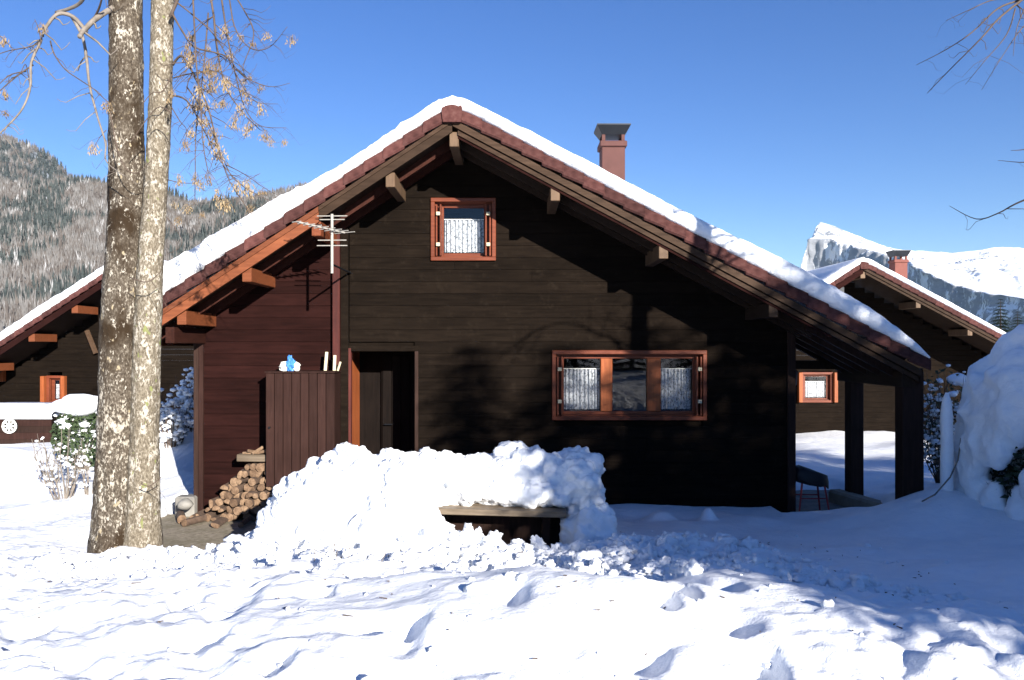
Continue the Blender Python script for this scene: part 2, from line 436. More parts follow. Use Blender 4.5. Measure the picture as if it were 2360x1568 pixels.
def tile_mesh(m, L=.29):
    "verge tile: sloping box with a rounded outer edge, thicker at its lower (overlapping) end"
    mb = MB(); a = math.atan(m); ca, sa = math.cos(a), math.sin(a)
    # profile along y (outwards at y<0): drop edge on the verge
    prof = [(-.035, -.142), (-.05, -.12), (-.05, -.03), (-.03, -.004), (0, 0), (.30, 0), (.30, -.03), (-.01, -.03), (-.01, -.142)]
    n = len(prof); V = []
    for (s, off) in ((0, 0.0), (.008, .0), (L-.006, .028), (L, .025)):
        k = .004 if s in (0, L) else 0
        for (y, z) in prof: V.append((s, y+(k if y < -.02 else 0)-off*.35, z+off-k*(z > -.01)))
    F = [tuple(range(n)), tuple(range(4*n-1, 3*n-1, -1))]
    for r in range(3):
        for i in range(n): F.append(((r)*n+(i+1) % n, r*n+i, (r+1)*n+i, (r+1)*n+(i+1) % n))
    # slope direction: +s goes downhill to the right
    V = [(s*ca+z*sa*0, y, -s*sa+z) for s, y, z in V]
    mb.add(V, F); return mb

def window(parent, x0, x1, z0, z1, yw, panes, hingez, name='window', detail=True, trim=.05, openx=.15):
    "parent = chalet; trim outer rectangle x0..x1, z0..z1 on a wall whose face is at yw"
    w = MB(); t = trim
    w.box(x0, x1, yw-.035, yw+.03, z1-t, z1, 0, .006); w.box(x0, x1, yw-.035, yw+.03, z0, z0+t, 0, .006)
    w.box(x0, x0+t, yw-.032, yw+.03, z0+t-.003, z1-t+.003, 0, .006); w.box(x1-t, x1, yw-.032, yw+.03, z0+t-.003, z1-t+.003, 0, .006)
    win = w.obj(name, M['frame'], parent)
    ix0, ix1, iz0, iz1 = x0+t, x1-t, z0+t, z1-t; yd = yw+.13
    # lining
    b = MB(); b.box(ix0-.004, ix0+.012, yw+.03, yd, iz0, iz1); b.box(ix1-.012, ix1+.004, yw+.03, yd, iz0, iz1)
    b.box(ix0, ix1, yw+.03, yd, iz1-.012, iz1+.004); b.box(ix0, ix1, yw+.03, yd, iz0-.004, iz0+.014)
    b.obj('window_lining', M['frame'], win)
    # sash frames and mullions
    gx0, gx1 = ix0+(openx*.45 if detail else .03), ix1-(openx*.45 if detail else .03)
    s = MB(); fw = .035 if detail else .05
    s.box(ix0+.012, gx0+fw, yd-.05, yd, iz0+.014, iz1-.012, 0, .004); s.box(gx1-fw, ix1-.012, yd-.05, yd, iz0+.014, iz1-.012, 0, .004)
    s.box(gx0+fw, gx1-fw, yd-.048, yd, iz0+.014, iz0+.055, 0, .004); s.box(gx0+fw, gx1-fw, yd-.048, yd, iz1-.055, iz1-.012, 0, .004)
    s.obj('sash', M['frame'], win)
    W = gx1-gx0-2*fw; edges = []
    if panes == 3:
        e = [gx0+fw, gx0+fw+W*.285, gx0+fw+W*.375, gx0+fw+W*.645, gx0+fw+W*.75, gx1-fw]
        edges = [(e[0], e[1]), (e[2], e[3]), (e[4], e[5])]
        for a, c in ((e[1], e[2]), (e[3], e[4])):
            q = MB(); q.box(a, c, yd-.075, yd-.002, iz0+.055, iz1-.055, 0, .006); q.obj('mullion', M['framelit'], win)
    else: edges = [(gx0+fw, gx1-fw)]
    for i, (a, c) in enumerate(edges):
        q = MB(); q.box(a-.004, c+.004, yd-.024, yd-.018, iz0+.05, iz1-.05); q.obj('pane', M['glass'], win)
        if panes == 3 and i == 1: continue
        # gathered lace curtain hanging over the lower part of the pane
        q = MB(); N = 44; top = iz0+(iz1-iz0)*(.72 if panes == 1 else .76); bot = iz0+.075; V = []
        for k in range(N+1):
            xx = a+.008+(c-a-.016)*k/N; yy = yd+.03+.022*math.sin(k*1.35+.9*math.sin(k*.37))
            V += [(xx, yy, bot+.004*math.sin(k*1.6)), (xx, yy+.003, top)]
        q.add(V, [(2*k, 2*k+2, 2*k+3, 2*k+1) for k in range(N)]); q.obj('curtain', M['curtain'], win, smooth=True)
        q = MB(); q.tube([(a, yd+.03, top), (c, yd+.03, top)], .006, 6); q.obj('curtain_rod', M['white'], win)
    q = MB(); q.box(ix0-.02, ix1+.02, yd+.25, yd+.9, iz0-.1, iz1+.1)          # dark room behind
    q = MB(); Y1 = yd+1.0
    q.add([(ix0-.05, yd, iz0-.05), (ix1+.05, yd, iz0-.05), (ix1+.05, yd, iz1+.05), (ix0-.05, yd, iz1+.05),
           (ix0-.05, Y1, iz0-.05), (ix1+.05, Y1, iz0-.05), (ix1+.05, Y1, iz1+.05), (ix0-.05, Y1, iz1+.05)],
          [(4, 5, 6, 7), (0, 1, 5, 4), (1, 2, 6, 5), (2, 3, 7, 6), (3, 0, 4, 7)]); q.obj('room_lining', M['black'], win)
    if detail:
        # folded-back shutter edges: two thin uprights each side carrying cream hinges
        for sgn, xe in ((1, ix0), (-1, ix1)):
            for k, (dx, yo) in enumerate(((.012, .015), (openx*.42, .0))):
                q = MB(); xa = xe+sgn*dx; q.box(min(xa, xa+sgn*.02), max(xa, xa+sgn*.02), yw-.045+yo, yw+.07, iz0+.01, iz1-.03, 0, .004)
                q.obj('shutter_edge', M['frame'], win)
            for hz in hingez:
                q = MB(); zc = iz0+(iz1-iz0)*hz; xa = xe+sgn*.02; xb = xe+sgn*(openx*.42+.005)
                q.box(min(xa, xb), max(xa, xb), yw-.062, yw-.03, zc-.022, zc+.022, 0, .004)
                for i2 in (0, 1):
                    xx = xa+(xb-xa)*(.3+.4*i2); q.tube([(xx, yw-.068, zc), (xx, yw-.06, zc)], .006, 6)
                q.obj('hinge', M['hinge'], win)
    else:
        for sgn, xe in ((-1, x0), (1, x1)):
            q = MB(); q.box(min(xe, xe+sgn*.10), max(xe, xe+sgn*.10), yw-.14, yw-.01, z0+.01, z1-.01, 0, .006); q.obj('shutter', M['framelit'], win)
    return win

def roof_snow(name, root_loc, zr, xl, xr, thick, label, scale=1, y1=8.0, seed=0, y1r=None, dx=.03):
    "snow blanket following both slopes; thick = [(x, thickness)]"
    xs = np.arange(xl, xr+dx/2, dx); tx = [a for a, b in thick]; tv = [b for a, b in thick]
    T = np.interp(xs, tx, tv)
    zt = np.array([zr+slope(x) for x in xs])
    kk = np.exp(-(xs/.12)**2); zt = zt-.05*kk
    T = T*(1+np.where(xs > 0, .04, .10)*fbm(xs*2.2, xs*0+seed, 5, 3))
    T[0] *= .25; T[1] *= .6; T[2] *= .85
    prof = [(-.01, -.005), (-.045, .04), (-.07, .18), (-.082, .34), (-.08, .5), (-.072, .64), (-.055, .77), (-.028, .88), (.012, .955), (.08, 1.0), (.2, 1.02), (.5, 1.03), (1.2, 1.03), (2.5, 1.03), (4.5, 1.03), (7.0, 1.03), (y1-.1, .9), (y1, 0)]
    nx = len(xs); ny = len(prof); X = np.zeros((ny, nx)); Y = np.zeros((ny, nx)); Z = np.zeros((ny, nx))
    for j, (y, f) in enumerate(prof):
        n = fbm(xs*7, xs*0+j*.9+seed, 11, 4, .6)
        front = 1 if y < .2 else .3
        rip = fbm(xs*16+j*.5, xs*0+j*1.3, 19, 3, .6)
        sm = np.where(xs > 0, .4, 1.0); n = n*sm; rip = rip*sm
        edge = 1.0 if 0 < f < 1.02 else .4
        ysc = np.where(xs > 4.3, .0, 0)
        yy = y
        if y1r is not None: yy = np.where(xs > 4.2, np.minimum(y, y1r+(.02*j)), y)
        X[j] = xs+.012*rip; Y[j] = yy-.03*front*n*edge-.02*rip*front*edge
        Z[j] = zt+T*f+(.022*n+.012*rip)*(edge if j else .6)
    o = link(name, grid_mesh(name, X[:, ::-1], Y[:, ::-1], Z[:, ::-1], M['snowc']))
    o.location = root_loc; o.scale = (scale,)*3
    tag(o, label, 'snow'); return o

def chimney(root, cx, cy, zb, zt, w, capw, mat, caph=.2):
    q = MB(); q.box(cx-w/2, cx+w/2, cy-w/2, cy+w/2, zb, zt-caph-.13, 0, .01); ch = q.obj('chimney', mat, root)
    q = MB(); z = zt-caph-.13; q.box(cx-w/2-.03, cx+w/2+.03, cy-w/2-.03, cy+w/2+.03, z, z+.09, 0, .012); q.obj('chimney_collar', mat, ch)
    z += .09
    for sx in (-1, 1):
        for sy in (-1, 1):
            q = MB(); q.box(cx+sx*w*.42-.025, cx+sx*w*.42+.025, cy+sy*w*.42-.025, cy+sy*w*.42+.025, z, z+.12); q.obj('cap_support', mat, ch)
    z += .10; h = zt-z; q = MB(); a = w/2; b = capw/2     # tray with flaring sides
    q.add([(cx-a, cy-a, z), (cx+a, cy-a, z), (cx+a, cy+a, z), (cx-a, cy+a, z), (cx-b, cy-b, zt), (cx+b, cy-b, zt), (cx+b, cy+b, zt), (cx-b, cy+b, zt),
           (cx-b, cy-b, zt+.018), (cx+b, cy-b, zt+.018), (cx+b, cy+b, zt+.018), (cx-b, cy+b, zt+.018)],
          [(3, 2, 1, 0), (0, 1, 5, 4), (1, 2, 6, 5), (2, 3, 7, 6), (3, 0, 4, 7), (4, 5, 9, 8), (5, 6, 10, 9), (6, 7, 11, 10), (7, 4, 8, 11), (8, 9, 10, 11)])
    q.obj('chimney_cap', M['metal'], ch)
    q = MB(); q.box(cx-a*.8, cx+a*.8, cy-a*.8, cy+a*.8, z-.12, z-.1); q.obj('flue', M['black'], ch)

ZR = 4.80
def roof_parts(root, xl, xr, main, depth=8.0, xr_main=None):
    xr_main = xr_main or xr
    th = .09
    # deck: left slab, right slab (and porch slab)
    rf = MB()
    def slab(x0, x1, y0, y1, o0=-.155, o1=-.235, mi=0):
        z0a, z1a = ZR+slope(x0)+o1, ZR+slope(x1)+o1; z0b, z1b = ZR+slope(x0)+o0, ZR+slope(x1)+o0
        rf.prism([(x0, z0a), (x1, z1a), (x1, z1b), (x0, z0b)], y0, y1, mi)
    slab(xl, -.001, .05, depth); slab(.001, xr_main, .05, depth)
    if xr > xr_main: slab(xr_main+.001, xr, .05, 1.95)
    roof = rf.obj('roof', M['dark'], root)
    # verge tiles
    for side, x_end, m in ((-1, xl, RML), (1, xr, RMR)):
        a = math.atan(m); pitch = .222 if side < 0 else .228
        tb = tile_mesh(m, pitch/math.cos(a)+.02)
        if side < 0:
            tb.v = [(-x, y, z) for x, y, z in tb.v]; tb.f = [tuple(reversed(f)) for f in tb.f]
        me = tb.mesh('roof_tile', M['tile'])
        n = int((abs(x_end)-.10)/pitch)+1
        for k in range(n):
            x = .09+k*pitch; o = link('roof_tile', me, roof)
            o.location = (side*x, (R.random()-.5)*.008, ZR-m*x+(R.random()-.5)*.006-.006)
            o.rotation_euler = (0, (R.random()-.5)*.015, (R.random()-.5)*.02)
    # ridge end cap (half-round tile)
    q = MB(); V = []; N = 10
    ring = [(-.115, -.10), (-.112, -.04)]+[(-.105*math.cos(math.pi*k/N), -.035+.045*math.sin(math.pi*k/N)) for k in range(N+1)]+[(.112, -.04), (.115, -.10), (.10, -.21), (-.10, -.21)]
    q.prism([(x, ZR+z) for x, z in ring][::-1], -.075, .3); q.obj('ridge_tile', M['tile'], roof, smooth=False)
    return roof

def barge(root, x0, x1, o0, o1, y0, y1, mat, name='bargeboard'):
    q = MB(); z = lambda x, o: ZR+slope(x)+o
    q.prism([(x0, z(x0, o1)), (x1, z(x1, o1)), (x1, z(x1, o0)), (x0, z(x0, o0))], y0, y1); return q.obj(name, mat, root)
def purlin(root, x, mat, y1=1.0, w=.105, h=.165, o=-.45):
    z = ZR+slope(x)+o
    q = MB(); q.box(x-w/2, x+w/2, -.0+.035, y1, z, z+h, 0, .006)
    return q.obj('purlin', mat, root)

# ------------------------------------------------------------------ main chalet
RX = -.67; RY = 8.95
ch = empty('chalet', (RX, RY, 0), 'large dark timber chalet in the centre with snow on its tiled roof and a porch', 'house', 'alpine chalets in the snow')
roofm = roof_parts(ch, -3.62, 5.26, True, 7.9, 4.27)
# left bargeboards: weathered upper board, bright orange lower board, thin strips over them
barge(ch, -1.50, -.004, -.155, -.30, -.004, .04, M['trim']); barge(ch, -3.62, -1.503, -.155, -.325, -.006, .04, M['orange'])
barge(ch, -3.62, -1.503, -.152, -.215, -.024, -.007, M['orange'], 'verge_strip'); barge(ch, -1.50, -.004, -.152, -.20, -.022, -.005, M['trim'], 'verge_strip')
barge(ch, .004, 5.27, -.155, -.235, -.012, .035, M['trim'], 'bargeboard'); barge(ch, .06, 5.25, -.25, -.30, .012, .05, M['trim'], 'verge_strip')
barge(ch, .06, 4.27, -.305, -.335, .03, .05, M['red'], 'verge_strip')
# inner rafters of the overhang
for yy in (.42, .80):
    barge(ch, -3.55, -.03, -.237, -.35, yy, yy+.07, M['rafter'], 'rafter'); barge(ch, .03, 4.2, -.237, -.35, yy, yy+.07, M['dark'], 'rafter')
for x, m in ((.016, 'purl_end'), (-.705, 'purl_end'), (-1.54, 'orangey'), (-2.325, 'orange'), (-3.06, 'orange'), (1.158, 'purl_end'), (2.38, 'purl_end'), (3.62, 'dark')):
    purlin(ch, x, M[m])
# eaves board at the left edge and wall plates
q = MB(); zz = ZR+slope(-3.6)
q.box(-3.63, -3.58, .0, 7.9, zz-.33, zz-.16); q.obj('eaves_board', M['orangey'], ch)
q = MB(); q.box(-3.24, -3.14, .035, 7.6, zz-.30, zz-.12); q.obj('wall_plate', M['rafter'], ch)

# front wall: real boards over a backing, openings left free
YW = .95
wl, wr = HX0-RX, HX1-RX
OPEN = {'up': (-1.009-RX+.04, -.2-RX-.04, 3.15+.04, 3.93-.04), 'low': (.496-RX+.04, 2.418-RX-.04, 1.17+.04, 2.04-.04), 'door': (-2.05-RX, -1.21-RX, -.1, 2.065)}
def xlim(z):
    "x where the roof underside (offset -.24) meets height z"
    k = ZR-.24-z; return max(wl, -k/RML), min(wr, k/RMR)
def backing(x0, x1, z0, z1):
    m = MB()
    return (x0, x1, z0, z1)
wall = MB(); zs = np.linspace(0, 4.5, 61)
# backing: columns of thin boxes around the openings (approximated strip by strip in z)
def free_spans(z, zb):
    a, b = xlim(zb); sp = [(a, b)]
    for (x0, x1, z0, z1) in OPEN.values():
        if z < z1-.001 and zb > z0+.001:
            out = []
            for (p, q_) in sp:
                if x0 > p: out.append((p, min(q_, x0)))
                if x1 < q_: out.append((max(p, x1), q_))
            sp = [t for t in out if t[1]-t[0] > .01] if x0 < b and x1 > a else sp
    return sp
zz_edges = sorted(set([round(v, 3) for v in list(np.arange(-.1, 4.5, .15))+[o[2] for o in OPEN.values()]+[o[3] for o in OPEN.values()]]))
for z0, z1 in zip(zz_edges[:-1], zz_edges[1:]):
    for a, b in free_spans(z0, z1): wall.box(a, b, YW+.036, YW+.12, z0, z1)
fw = wall.obj('front_wall', M['brown'], ch)
SPLIT = -2.16-RX          # where red-brown boards meet the brown ones
def siding(z0, z1, x0, x1, mat, t0=None, t1=None):
    if x1-x0 < .03: return
    q = MB(); q.add(*plank_mesh(x0, x1, t0 if t0 is not None else x0, t1 if t1 is not None else x1, z0, z1, YW)); o = q.obj('plank', mat, fw); return o
step = .1495; z = -.1
while z < 4.5:
    z1 = z+step; a0, b0 = xlim(z); a1, b1 = xlim(z1)
    if b1-a1 < .1: break
    cuts = []
    for (x0, x1, oz0, oz1) in OPEN.values():
        if z < oz1-.03 and z1 > oz0+.03: cuts.append((x0, x1, oz0, oz1))
    # sections: start at a, end at b
    marks = [('a', a0, a1)]
    xs = [(a0, a1)]; segs = []
    cur = (a0, a1)
    allc = sorted([(c[0], c[1]) for c in cuts]+[(SPLIT-.05, SPLIT+.14)])
    for (c0, c1) in allc:
        if c0 > cur[0]: segs.append((cur, (c0, c0)))
        if c1 > cur[0]: cur = (max(c1, a0) if c1 > a0 else a0, max(c1, a1) if c1 > a1 else a1)
    segs.append((cur, (b0, b1)))
    for (s0, s1) in segs:
        xm = (s0[0]+s1[0])/2
        mat = M['red'] if xm < SPLIT else M['brown']
        # a few boards are made of two lengths
        if s1[0]-s0[0] > 2.5 and R.random() < .55:
            j = s0[0]+(s1[0]-s0[0])*R.uniform(.3, .7)
            siding(z+.0009, z1-.0009, s0[0], j-.0015, mat, s0[1], j-.0015); siding(z+.0009, z1-.0009, j+.0015, s1[0], mat, j+.0015, s1[1])
        else: siding(z+.0009, z1-.0009, s0[0], s1[0], mat, s0[1], s1[1])
    z = z1
# partial strips above and below the openings are closed with trim boards
# posts on the front
def post(x0, x1, z0, z1, mat, y0=YW-.05, y1=YW+.04, name='corner_post'):
    q = MB(); q.box(x0, x1, y0, y1, z0, z1, 0, .006); return q.obj(name, mat, ch)
ztop = lambda x: ZR+slope(x)-.25
post(wl-.05, wl+.012, -.1, ztop(wl-.05)-.05, M['darkz'], YW-.03); post(wl+.014, wl+.07, -.1, ztop(wl)-.03, M['redz'], YW-.04)
post(SPLIT-.055, SPLIT+.035, -.1, ztop(SPLIT-.06)-.02, M['redpost'], YW-.09, YW+.035, 'wall_post'); post(SPLIT+.037, SPLIT+.13, .0, ztop(SPLIT)-.02, M['brown'], YW-.06, YW+.035, 'wall_post')
post(wr-.08, wr+.02, -.1, ztop(wr)-.02, M['darkz'], YW-.03)
# side and rear walls
q = MB(); q.box(wl, wl+.08, YW+.13, 7.6, -.1, ztop(wl)); q.box(wr-.08, wr, YW+.13, 7.6, -.1, ztop(wr)); q.box(wl+.08, wr-.08, 7.5, 7.6, -.1, ztop(wl))
q.prism([(wl, ztop(wl)), (wr, ztop(wr)), (0.0, ZR-.25)], 7.52, 7.6)
q.obj('side_and_rear_walls', M['brown'], ch)
# recessed entrance
dx0, dx1, _, dz1 = OPEN['door']; yb = YW+.80
ent = MB()
ent.add([(dx0, YW+.04, 0), (dx0, yb, 0), (dx0, yb, dz1), (dx0, YW+.04, dz1)], [(0, 1, 2, 3)])
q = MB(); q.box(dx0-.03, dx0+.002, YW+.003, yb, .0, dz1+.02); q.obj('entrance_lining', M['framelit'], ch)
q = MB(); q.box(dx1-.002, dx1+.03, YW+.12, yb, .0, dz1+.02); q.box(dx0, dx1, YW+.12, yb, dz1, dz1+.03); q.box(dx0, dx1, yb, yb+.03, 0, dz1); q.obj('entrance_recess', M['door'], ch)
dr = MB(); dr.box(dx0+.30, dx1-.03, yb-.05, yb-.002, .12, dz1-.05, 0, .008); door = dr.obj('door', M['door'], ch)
for k in range(4):
    q = MB(); a = dx0+.32+k*.125; q.box(a, a+.118, yb-.068, yb-.052, .16, dz1-.1, 0, .005); q.obj('door_board', M['door'], door)
q = MB(); q.tube([(dx0+.36, yb-.07, 1.05), (dx0+.36, yb-.12, 1.05), (dx0+.46, yb-.12, 1.05)], .01, 6); q.obj('door_handle', M['metal'], door)
q = MB(); q.box(dx0-.0, dx0+.05, YW-.02, YW+.06, 0, dz1); q.obj('door_jamb', M['redpost'], ch)
q = MB(); q.box(dx1, dx1+.045, YW-.012, YW+.035, 0, dz1+.0, 0, .005); q.obj('door_jamb', M['darkz'], ch)
q = MB(); q.box(dx0, dx1+.05, YW-.016, YW+.036, dz1-.04, dz1+.03, 0, .005); q.obj('door_lintel', M['brown'], ch)

wu = window(ch, -1.009-RX, -.2-RX, 3.15, 3.93, YW, 1, (.22, .78)); wu.name = 'window'; wu['label'] = 'small square gable window'
wo2 = window(ch, .496-RX, 2.418-RX, 1.17, 2.04, YW, 3, (.24, .76)); wo2['label'] = 'wide three-part window'

chimney(ch, 1.57-RX, 12.5-RY, 3.3, 5.50, .36, .52, M['chim'], .19)

# porch on the right: posts, beams, rafters
for (px0, px1, py0, py1, zt) in ((4.46, 4.70, 9.08, 9.28, 1.80), (4.46, 4.64, 10.5, 10.68, 1.72)):
    q = MB(); q.box(px0-RX, px1-RX, py0-RY, py1-RY, -.05, zt, 0, .008); q.obj('porch_post', M['darkz'], ch)
q = MB(); q.box(4.44-RX, 4.62-RX, .12, 1.93, 1.62, 1.80, 0, .008); q.obj('porch_beam', M['dark'], ch)
q = MB(); q.box(3.5-RX, 4.6-RX, 1.72, 1.84, 1.78, 1.90); q.obj('porch_beam', M['dark'], ch)
for k in range(5):
    yy = .32+k*.36
    barge(ch, 4.10, 5.25, -.238, -.33, yy, yy+.07, M['darkz'], 'rafter')
for k in range(7):   # boards under the porch tiles with open joints
    x0 = 4.29+k*.155; q = MB()
    q.prism([(x0, ZR+slope(x0)-.255), (x0+.12, ZR+slope(x0+.12)-.255), (x0+.12, ZR+slope(x0+.12)-.238), (x0, ZR+slope(x0)-.238)], .06, .31)
    q.obj('soffit_board', M['darkz'], ch)
q = MB(); ze = ZR+slope(5.27); q.box(5.26, 5.29, .0, 1.96, ze-.30, ze-.14); q.obj('eaves_board', M['darkz'], ch)
# eaves tiles on the porch edge
tb = MB(); N = 8
for k in range(8):
    o_ = MB(); r0 = [( .11*math.cos(math.pi*i/6)+.12, .04*math.sin(math.pi*i/6)) for i in range(7)]
    V = [(5.18, .05+k*.24+y, ZR+slope(5.18)+z-.02) for y, z in r0]+[(5.33, .05+k*.24+y, ZR+slope(5.33)+z-.02) for y, z in r0]+[(5.18, .05+k*.24+y, ZR+slope(5.18)+z-.045) for y, z in r0]+[(5.33, .05+k*.24+y, ZR+slope(5.33)+z-.045) for y, z in r0]
    F = [(i, i+1, i+8, i+7) for i in range(6)]+[(14+i+1, 14+i, 21+i, 21+i+1) for i in range(6)]+[(7+i, 8+i, 22+i, 21+i) for i in range(6)]
    o_.add(V, F); o_.obj('roof_tile', M['tile'], roofm)
# lantern on the right wall corner
q = MB(); lx = 3.5-RX; q.tube([(lx, YW+.25, 1.86), (lx+.08, YW+.25, 1.88), (lx+.09, YW+.25, 1.80)], .008, 6)
q.tube([(lx+.09, YW+.25, 1.80), (lx+.09, YW+.25, 1.77), (lx+.09, YW+.25, 1.60), (lx+.09, YW+.25, 1.58)], [.02, .055, .04, .02], 8); q.obj('wall_lantern', M['metal'], ch)
q = MB(); q.box(3.5-RX+.002, 3.5-RX+.03, YW+.10, YW+.9, .05, .95, 0, .004); q.obj('side_door_panel', M['framelit'], ch)

TH = [(-3.75, .36), (-3.2, .35), (-2.65, .32), (-1.95, .28), (-1.3, .17), (-.8, .165), (-.4, .18), (-.12, .17), (0, .165), (.12, .165), (.3, .165), (1, .19), (1.75, .20), (2.6, .21), (3.1, .23), (3.5, .27), (4.1, .28), (4.7, .25), (5.0, .19), (5.25, .10), (5.34, .03)]
roof_snow('roof_snow', (RX, RY, 0), ZR-.0, -3.70, 5.34, TH, 'thick white snow blanket lying on the roof of the central chalet', y1=7.95, seed=2, y1r=2.0)

# ------------------------------------------------------------------ neighbouring chalets
YWN = 1.45
def neighbour(loc, sc, label, thick, seed, chim=None, wins=(), chim_mat='chimr', slabel=''):
    c = empty('chalet', loc, label, 'house', 'alpine chalets in the snow', sc)
    roof_parts(c, -4.9, 5.4, False, 7.9)
    barge(c, -4.9, -.004, -.155, -.32, -.004, .04, M['red']); barge(c, .004, 5.4, -.155, -.23, -.012, .035, M['trim']); barge(c, .06, 5.4, -.25, -.31, .012, .05, M['trim'], 'verge_strip')
    for x in (-4.4, -3.5, -2.4, -1.35): purlin(c, x, M['orange'], w=.15, h=.19, o=-.48)
    for x in (.0, 1.5, 2.9, 4.2): purlin(c, x, M['purl_end'], w=.13, h=.18)
    w0, w1 = -4.3, 5.0; YW = 1.45
    w = MB(); st = .15; z = -.6
    while z < 4.5:
        z1 = z+st; k = ZR-.24-z1; a = max(w0, -k/RML); b = min(w1, k/RMR)
        if b-a > .1:
            w_ops = [o for o in wins if z < o[3]-.03 and z1 > o[2]+.03]
            cur = a
            for o in sorted(w_ops):
                w.add(*plank_mesh(cur, o[0]+.03, cur, o[0]+.03, z+.001, z1-.001, YW, th=.1)); cur = o[1]-.03
            w.add(*plank_mesh(cur, b, cur, b, z+.001, z1-.001, YW, th=.1))
        z = z1
    w.obj('front_wall', M['brown'], c)
    q = MB(); q.box(w0, w0+.1, YW+.11, 7.6, -.6, ZR-.25+slope(w0)); q.box(w1-.1, w1, YW+.11, 7.6, -.6, ZR-.25+slope(w1)); q.box(w0+.1, w1-.1, 7.5, 7.6, -.6, 2); q.obj('side_walls', M['brown'], c)
    for o in wins: window(c, o[0], o[1], o[2], o[3], YW, 1, (), detail=False, trim=.07)
    if chim: chimney(c, chim[0], chim[1], 2.9, chim[2], .38, .52, M[chim_mat], .22)
    roof_snow('roof_snow', loc, ZR, -4.98, 5.46, thick, slabel, sc, seed=seed, dx=.06)
    return c
NS = .93
# right neighbour: ridge at (1990, 603) at 20 m
p = at(1990, 603, 20.0); rz0 = p.z-ZR*NS
def loc_w(vx0, vx1, vy0, vy1, Yw, org, sc):   # picture rectangle on a wall plane -> chalet's own coordinates
    a = at(vx0, vy1, Yw); b = at(vx1, vy0, Yw)
    return ((a.x-org.x)/sc, (b.x-org.x)/sc, (a.z-org.z)/sc, (b.z-org.z)/sc)
orgR = Vector((p.x, 20.0, rz0)); ywR = 20.0+1.45*NS
TH2 = [(-5, .25), (-2, .26), (-.3, .2), (0, .17), (.5, .17), (2, .17), (4, .14), (5.4, .12)]
cR = neighbour(orgR, NS, 'smaller dark chalet at the right rear, below the snowy mountain peak', TH2, 5, (2.2, 2.6, 5.38),
          [loc_w(1846, 1919, 858, 928, ywR, orgR, NS)], slabel='snow lying on the roof of the right rear chalet')
q = MB(); q.box(-.13, .02, 1.28, 1.44, 4.02-.02, 4.22, 0, .02); q.obj('floodlight', M['white'], cR)
# left neighbour: ridge at (300, 580) at 18 m
p = at(298, 592, 18.0); orgL = Vector((p.x, 18.0, p.z-ZR*NS)); ywL = 18.0+1.45*NS
cL = neighbour(orgL, NS, 'dark chalet at the left rear, half hidden behind the two-stemmed tree', TH2, 9, None,
          [loc_w(108, 146, 866, 932, ywL, orgL, NS), loc_w(-30, 6, 836, 880, ywL, orgL, NS), loc_w(305, 358, 868, 912, ywL, orgL, NS)], slabel='snow lying on the roof of the left rear chalet')
q = MB(); a = at(200, 762, ywL-.1); b = at(221, 815, ywL-.1)
a = (Vector(a)-orgL)/NS; b = (Vector(b)-orgL)/NS; q.tube([a, b], .06, 4); q.obj('diagonal_brace', M['tan'], cL)

# ------------------------------------------------------------------ things at the front of the chalet
# storage locker made of upright boards
lk = empty('locker', (-2.54, 9.5, 0), 'tall brown storage locker of upright boards against the front wall', 'locker')
q = MB(); q.box(-.39, .42, .03, .39, .42, 1.76); q.obj('carcass', M['redz'], lk)
nb = 8; x = -.40
for k in range(nb):
    w_ = .82/nb; q = MB(); q.box(x+.003, x+w_-.003, .0, .028, .41+(k % 2)*.004, 1.765+R.uniform(-.006, .006), 0, .005); q.obj('board', M['redz'], lk); x += w_
q = MB(); q.box(-.41, .43, -.01, .40, 1.768, 1.79); q.obj('lid', M['redz'], lk)
q = MB(); q.tube([(-.35, -.0, 1.12), (-.35, -.025, 1.12)], .012, 8); q.obj('knob', M['metal'], lk)
for sx in (-.36, .36):
    q = MB(); q.box(sx-.03, sx+.03, .3, .38, .0, .42); q.obj('leg', M['redz'], lk)
# bundle on the locker
bag = empty('crumpled_bag', (-2.68, 9.62, 1.79), 'crumpled blue and white plastic bag lying on the left of the locker lid', 'bag')
q = MB(); q.lump((.0, 0, .07), .085, 3, .6, 2.2, (.7, .6, 1.1), seed=3); q.obj('blue_plastic', M['blue'], bag)
q = MB(); q.lump((-.07, .0, .05), .07, 3, .6, 2.4, (.8, .6, .9), seed=5); q.lump((.075, .01, .05), .055, 3, .5, 2.2, (.7, .6, 1.0), seed=6); q.obj('white_plastic', M['white'], bag)
for (dx, h, ln) in ((.0, .23, .02), (.11, .19, .01)):
    st = MB(); st.box(-.018, .018, -.012, .012, .0, h, 0, .003); o = st.obj('wooden_stake', M['hinge']); o.location = (-2.28+dx, 9.72, 1.79); o.rotation_euler = (0, ln*4, .2)
    tag(o, 'taller pale wooden stake standing on the right of the locker lid' if dx == 0 else 'shorter pale wooden stake beside the taller one on the locker lid', 'stake')
st = MB(); st.tube([(0, 0, 0), (.02, .0, .06), (.035, 0, .11)], .014, 6); o = st.obj('wooden_stake', M['hinge']); o.location = (-2.12, 9.68, 1.79)
tag(o, 'shortest crooked pale stick at the right edge of the locker lid', 'stake')

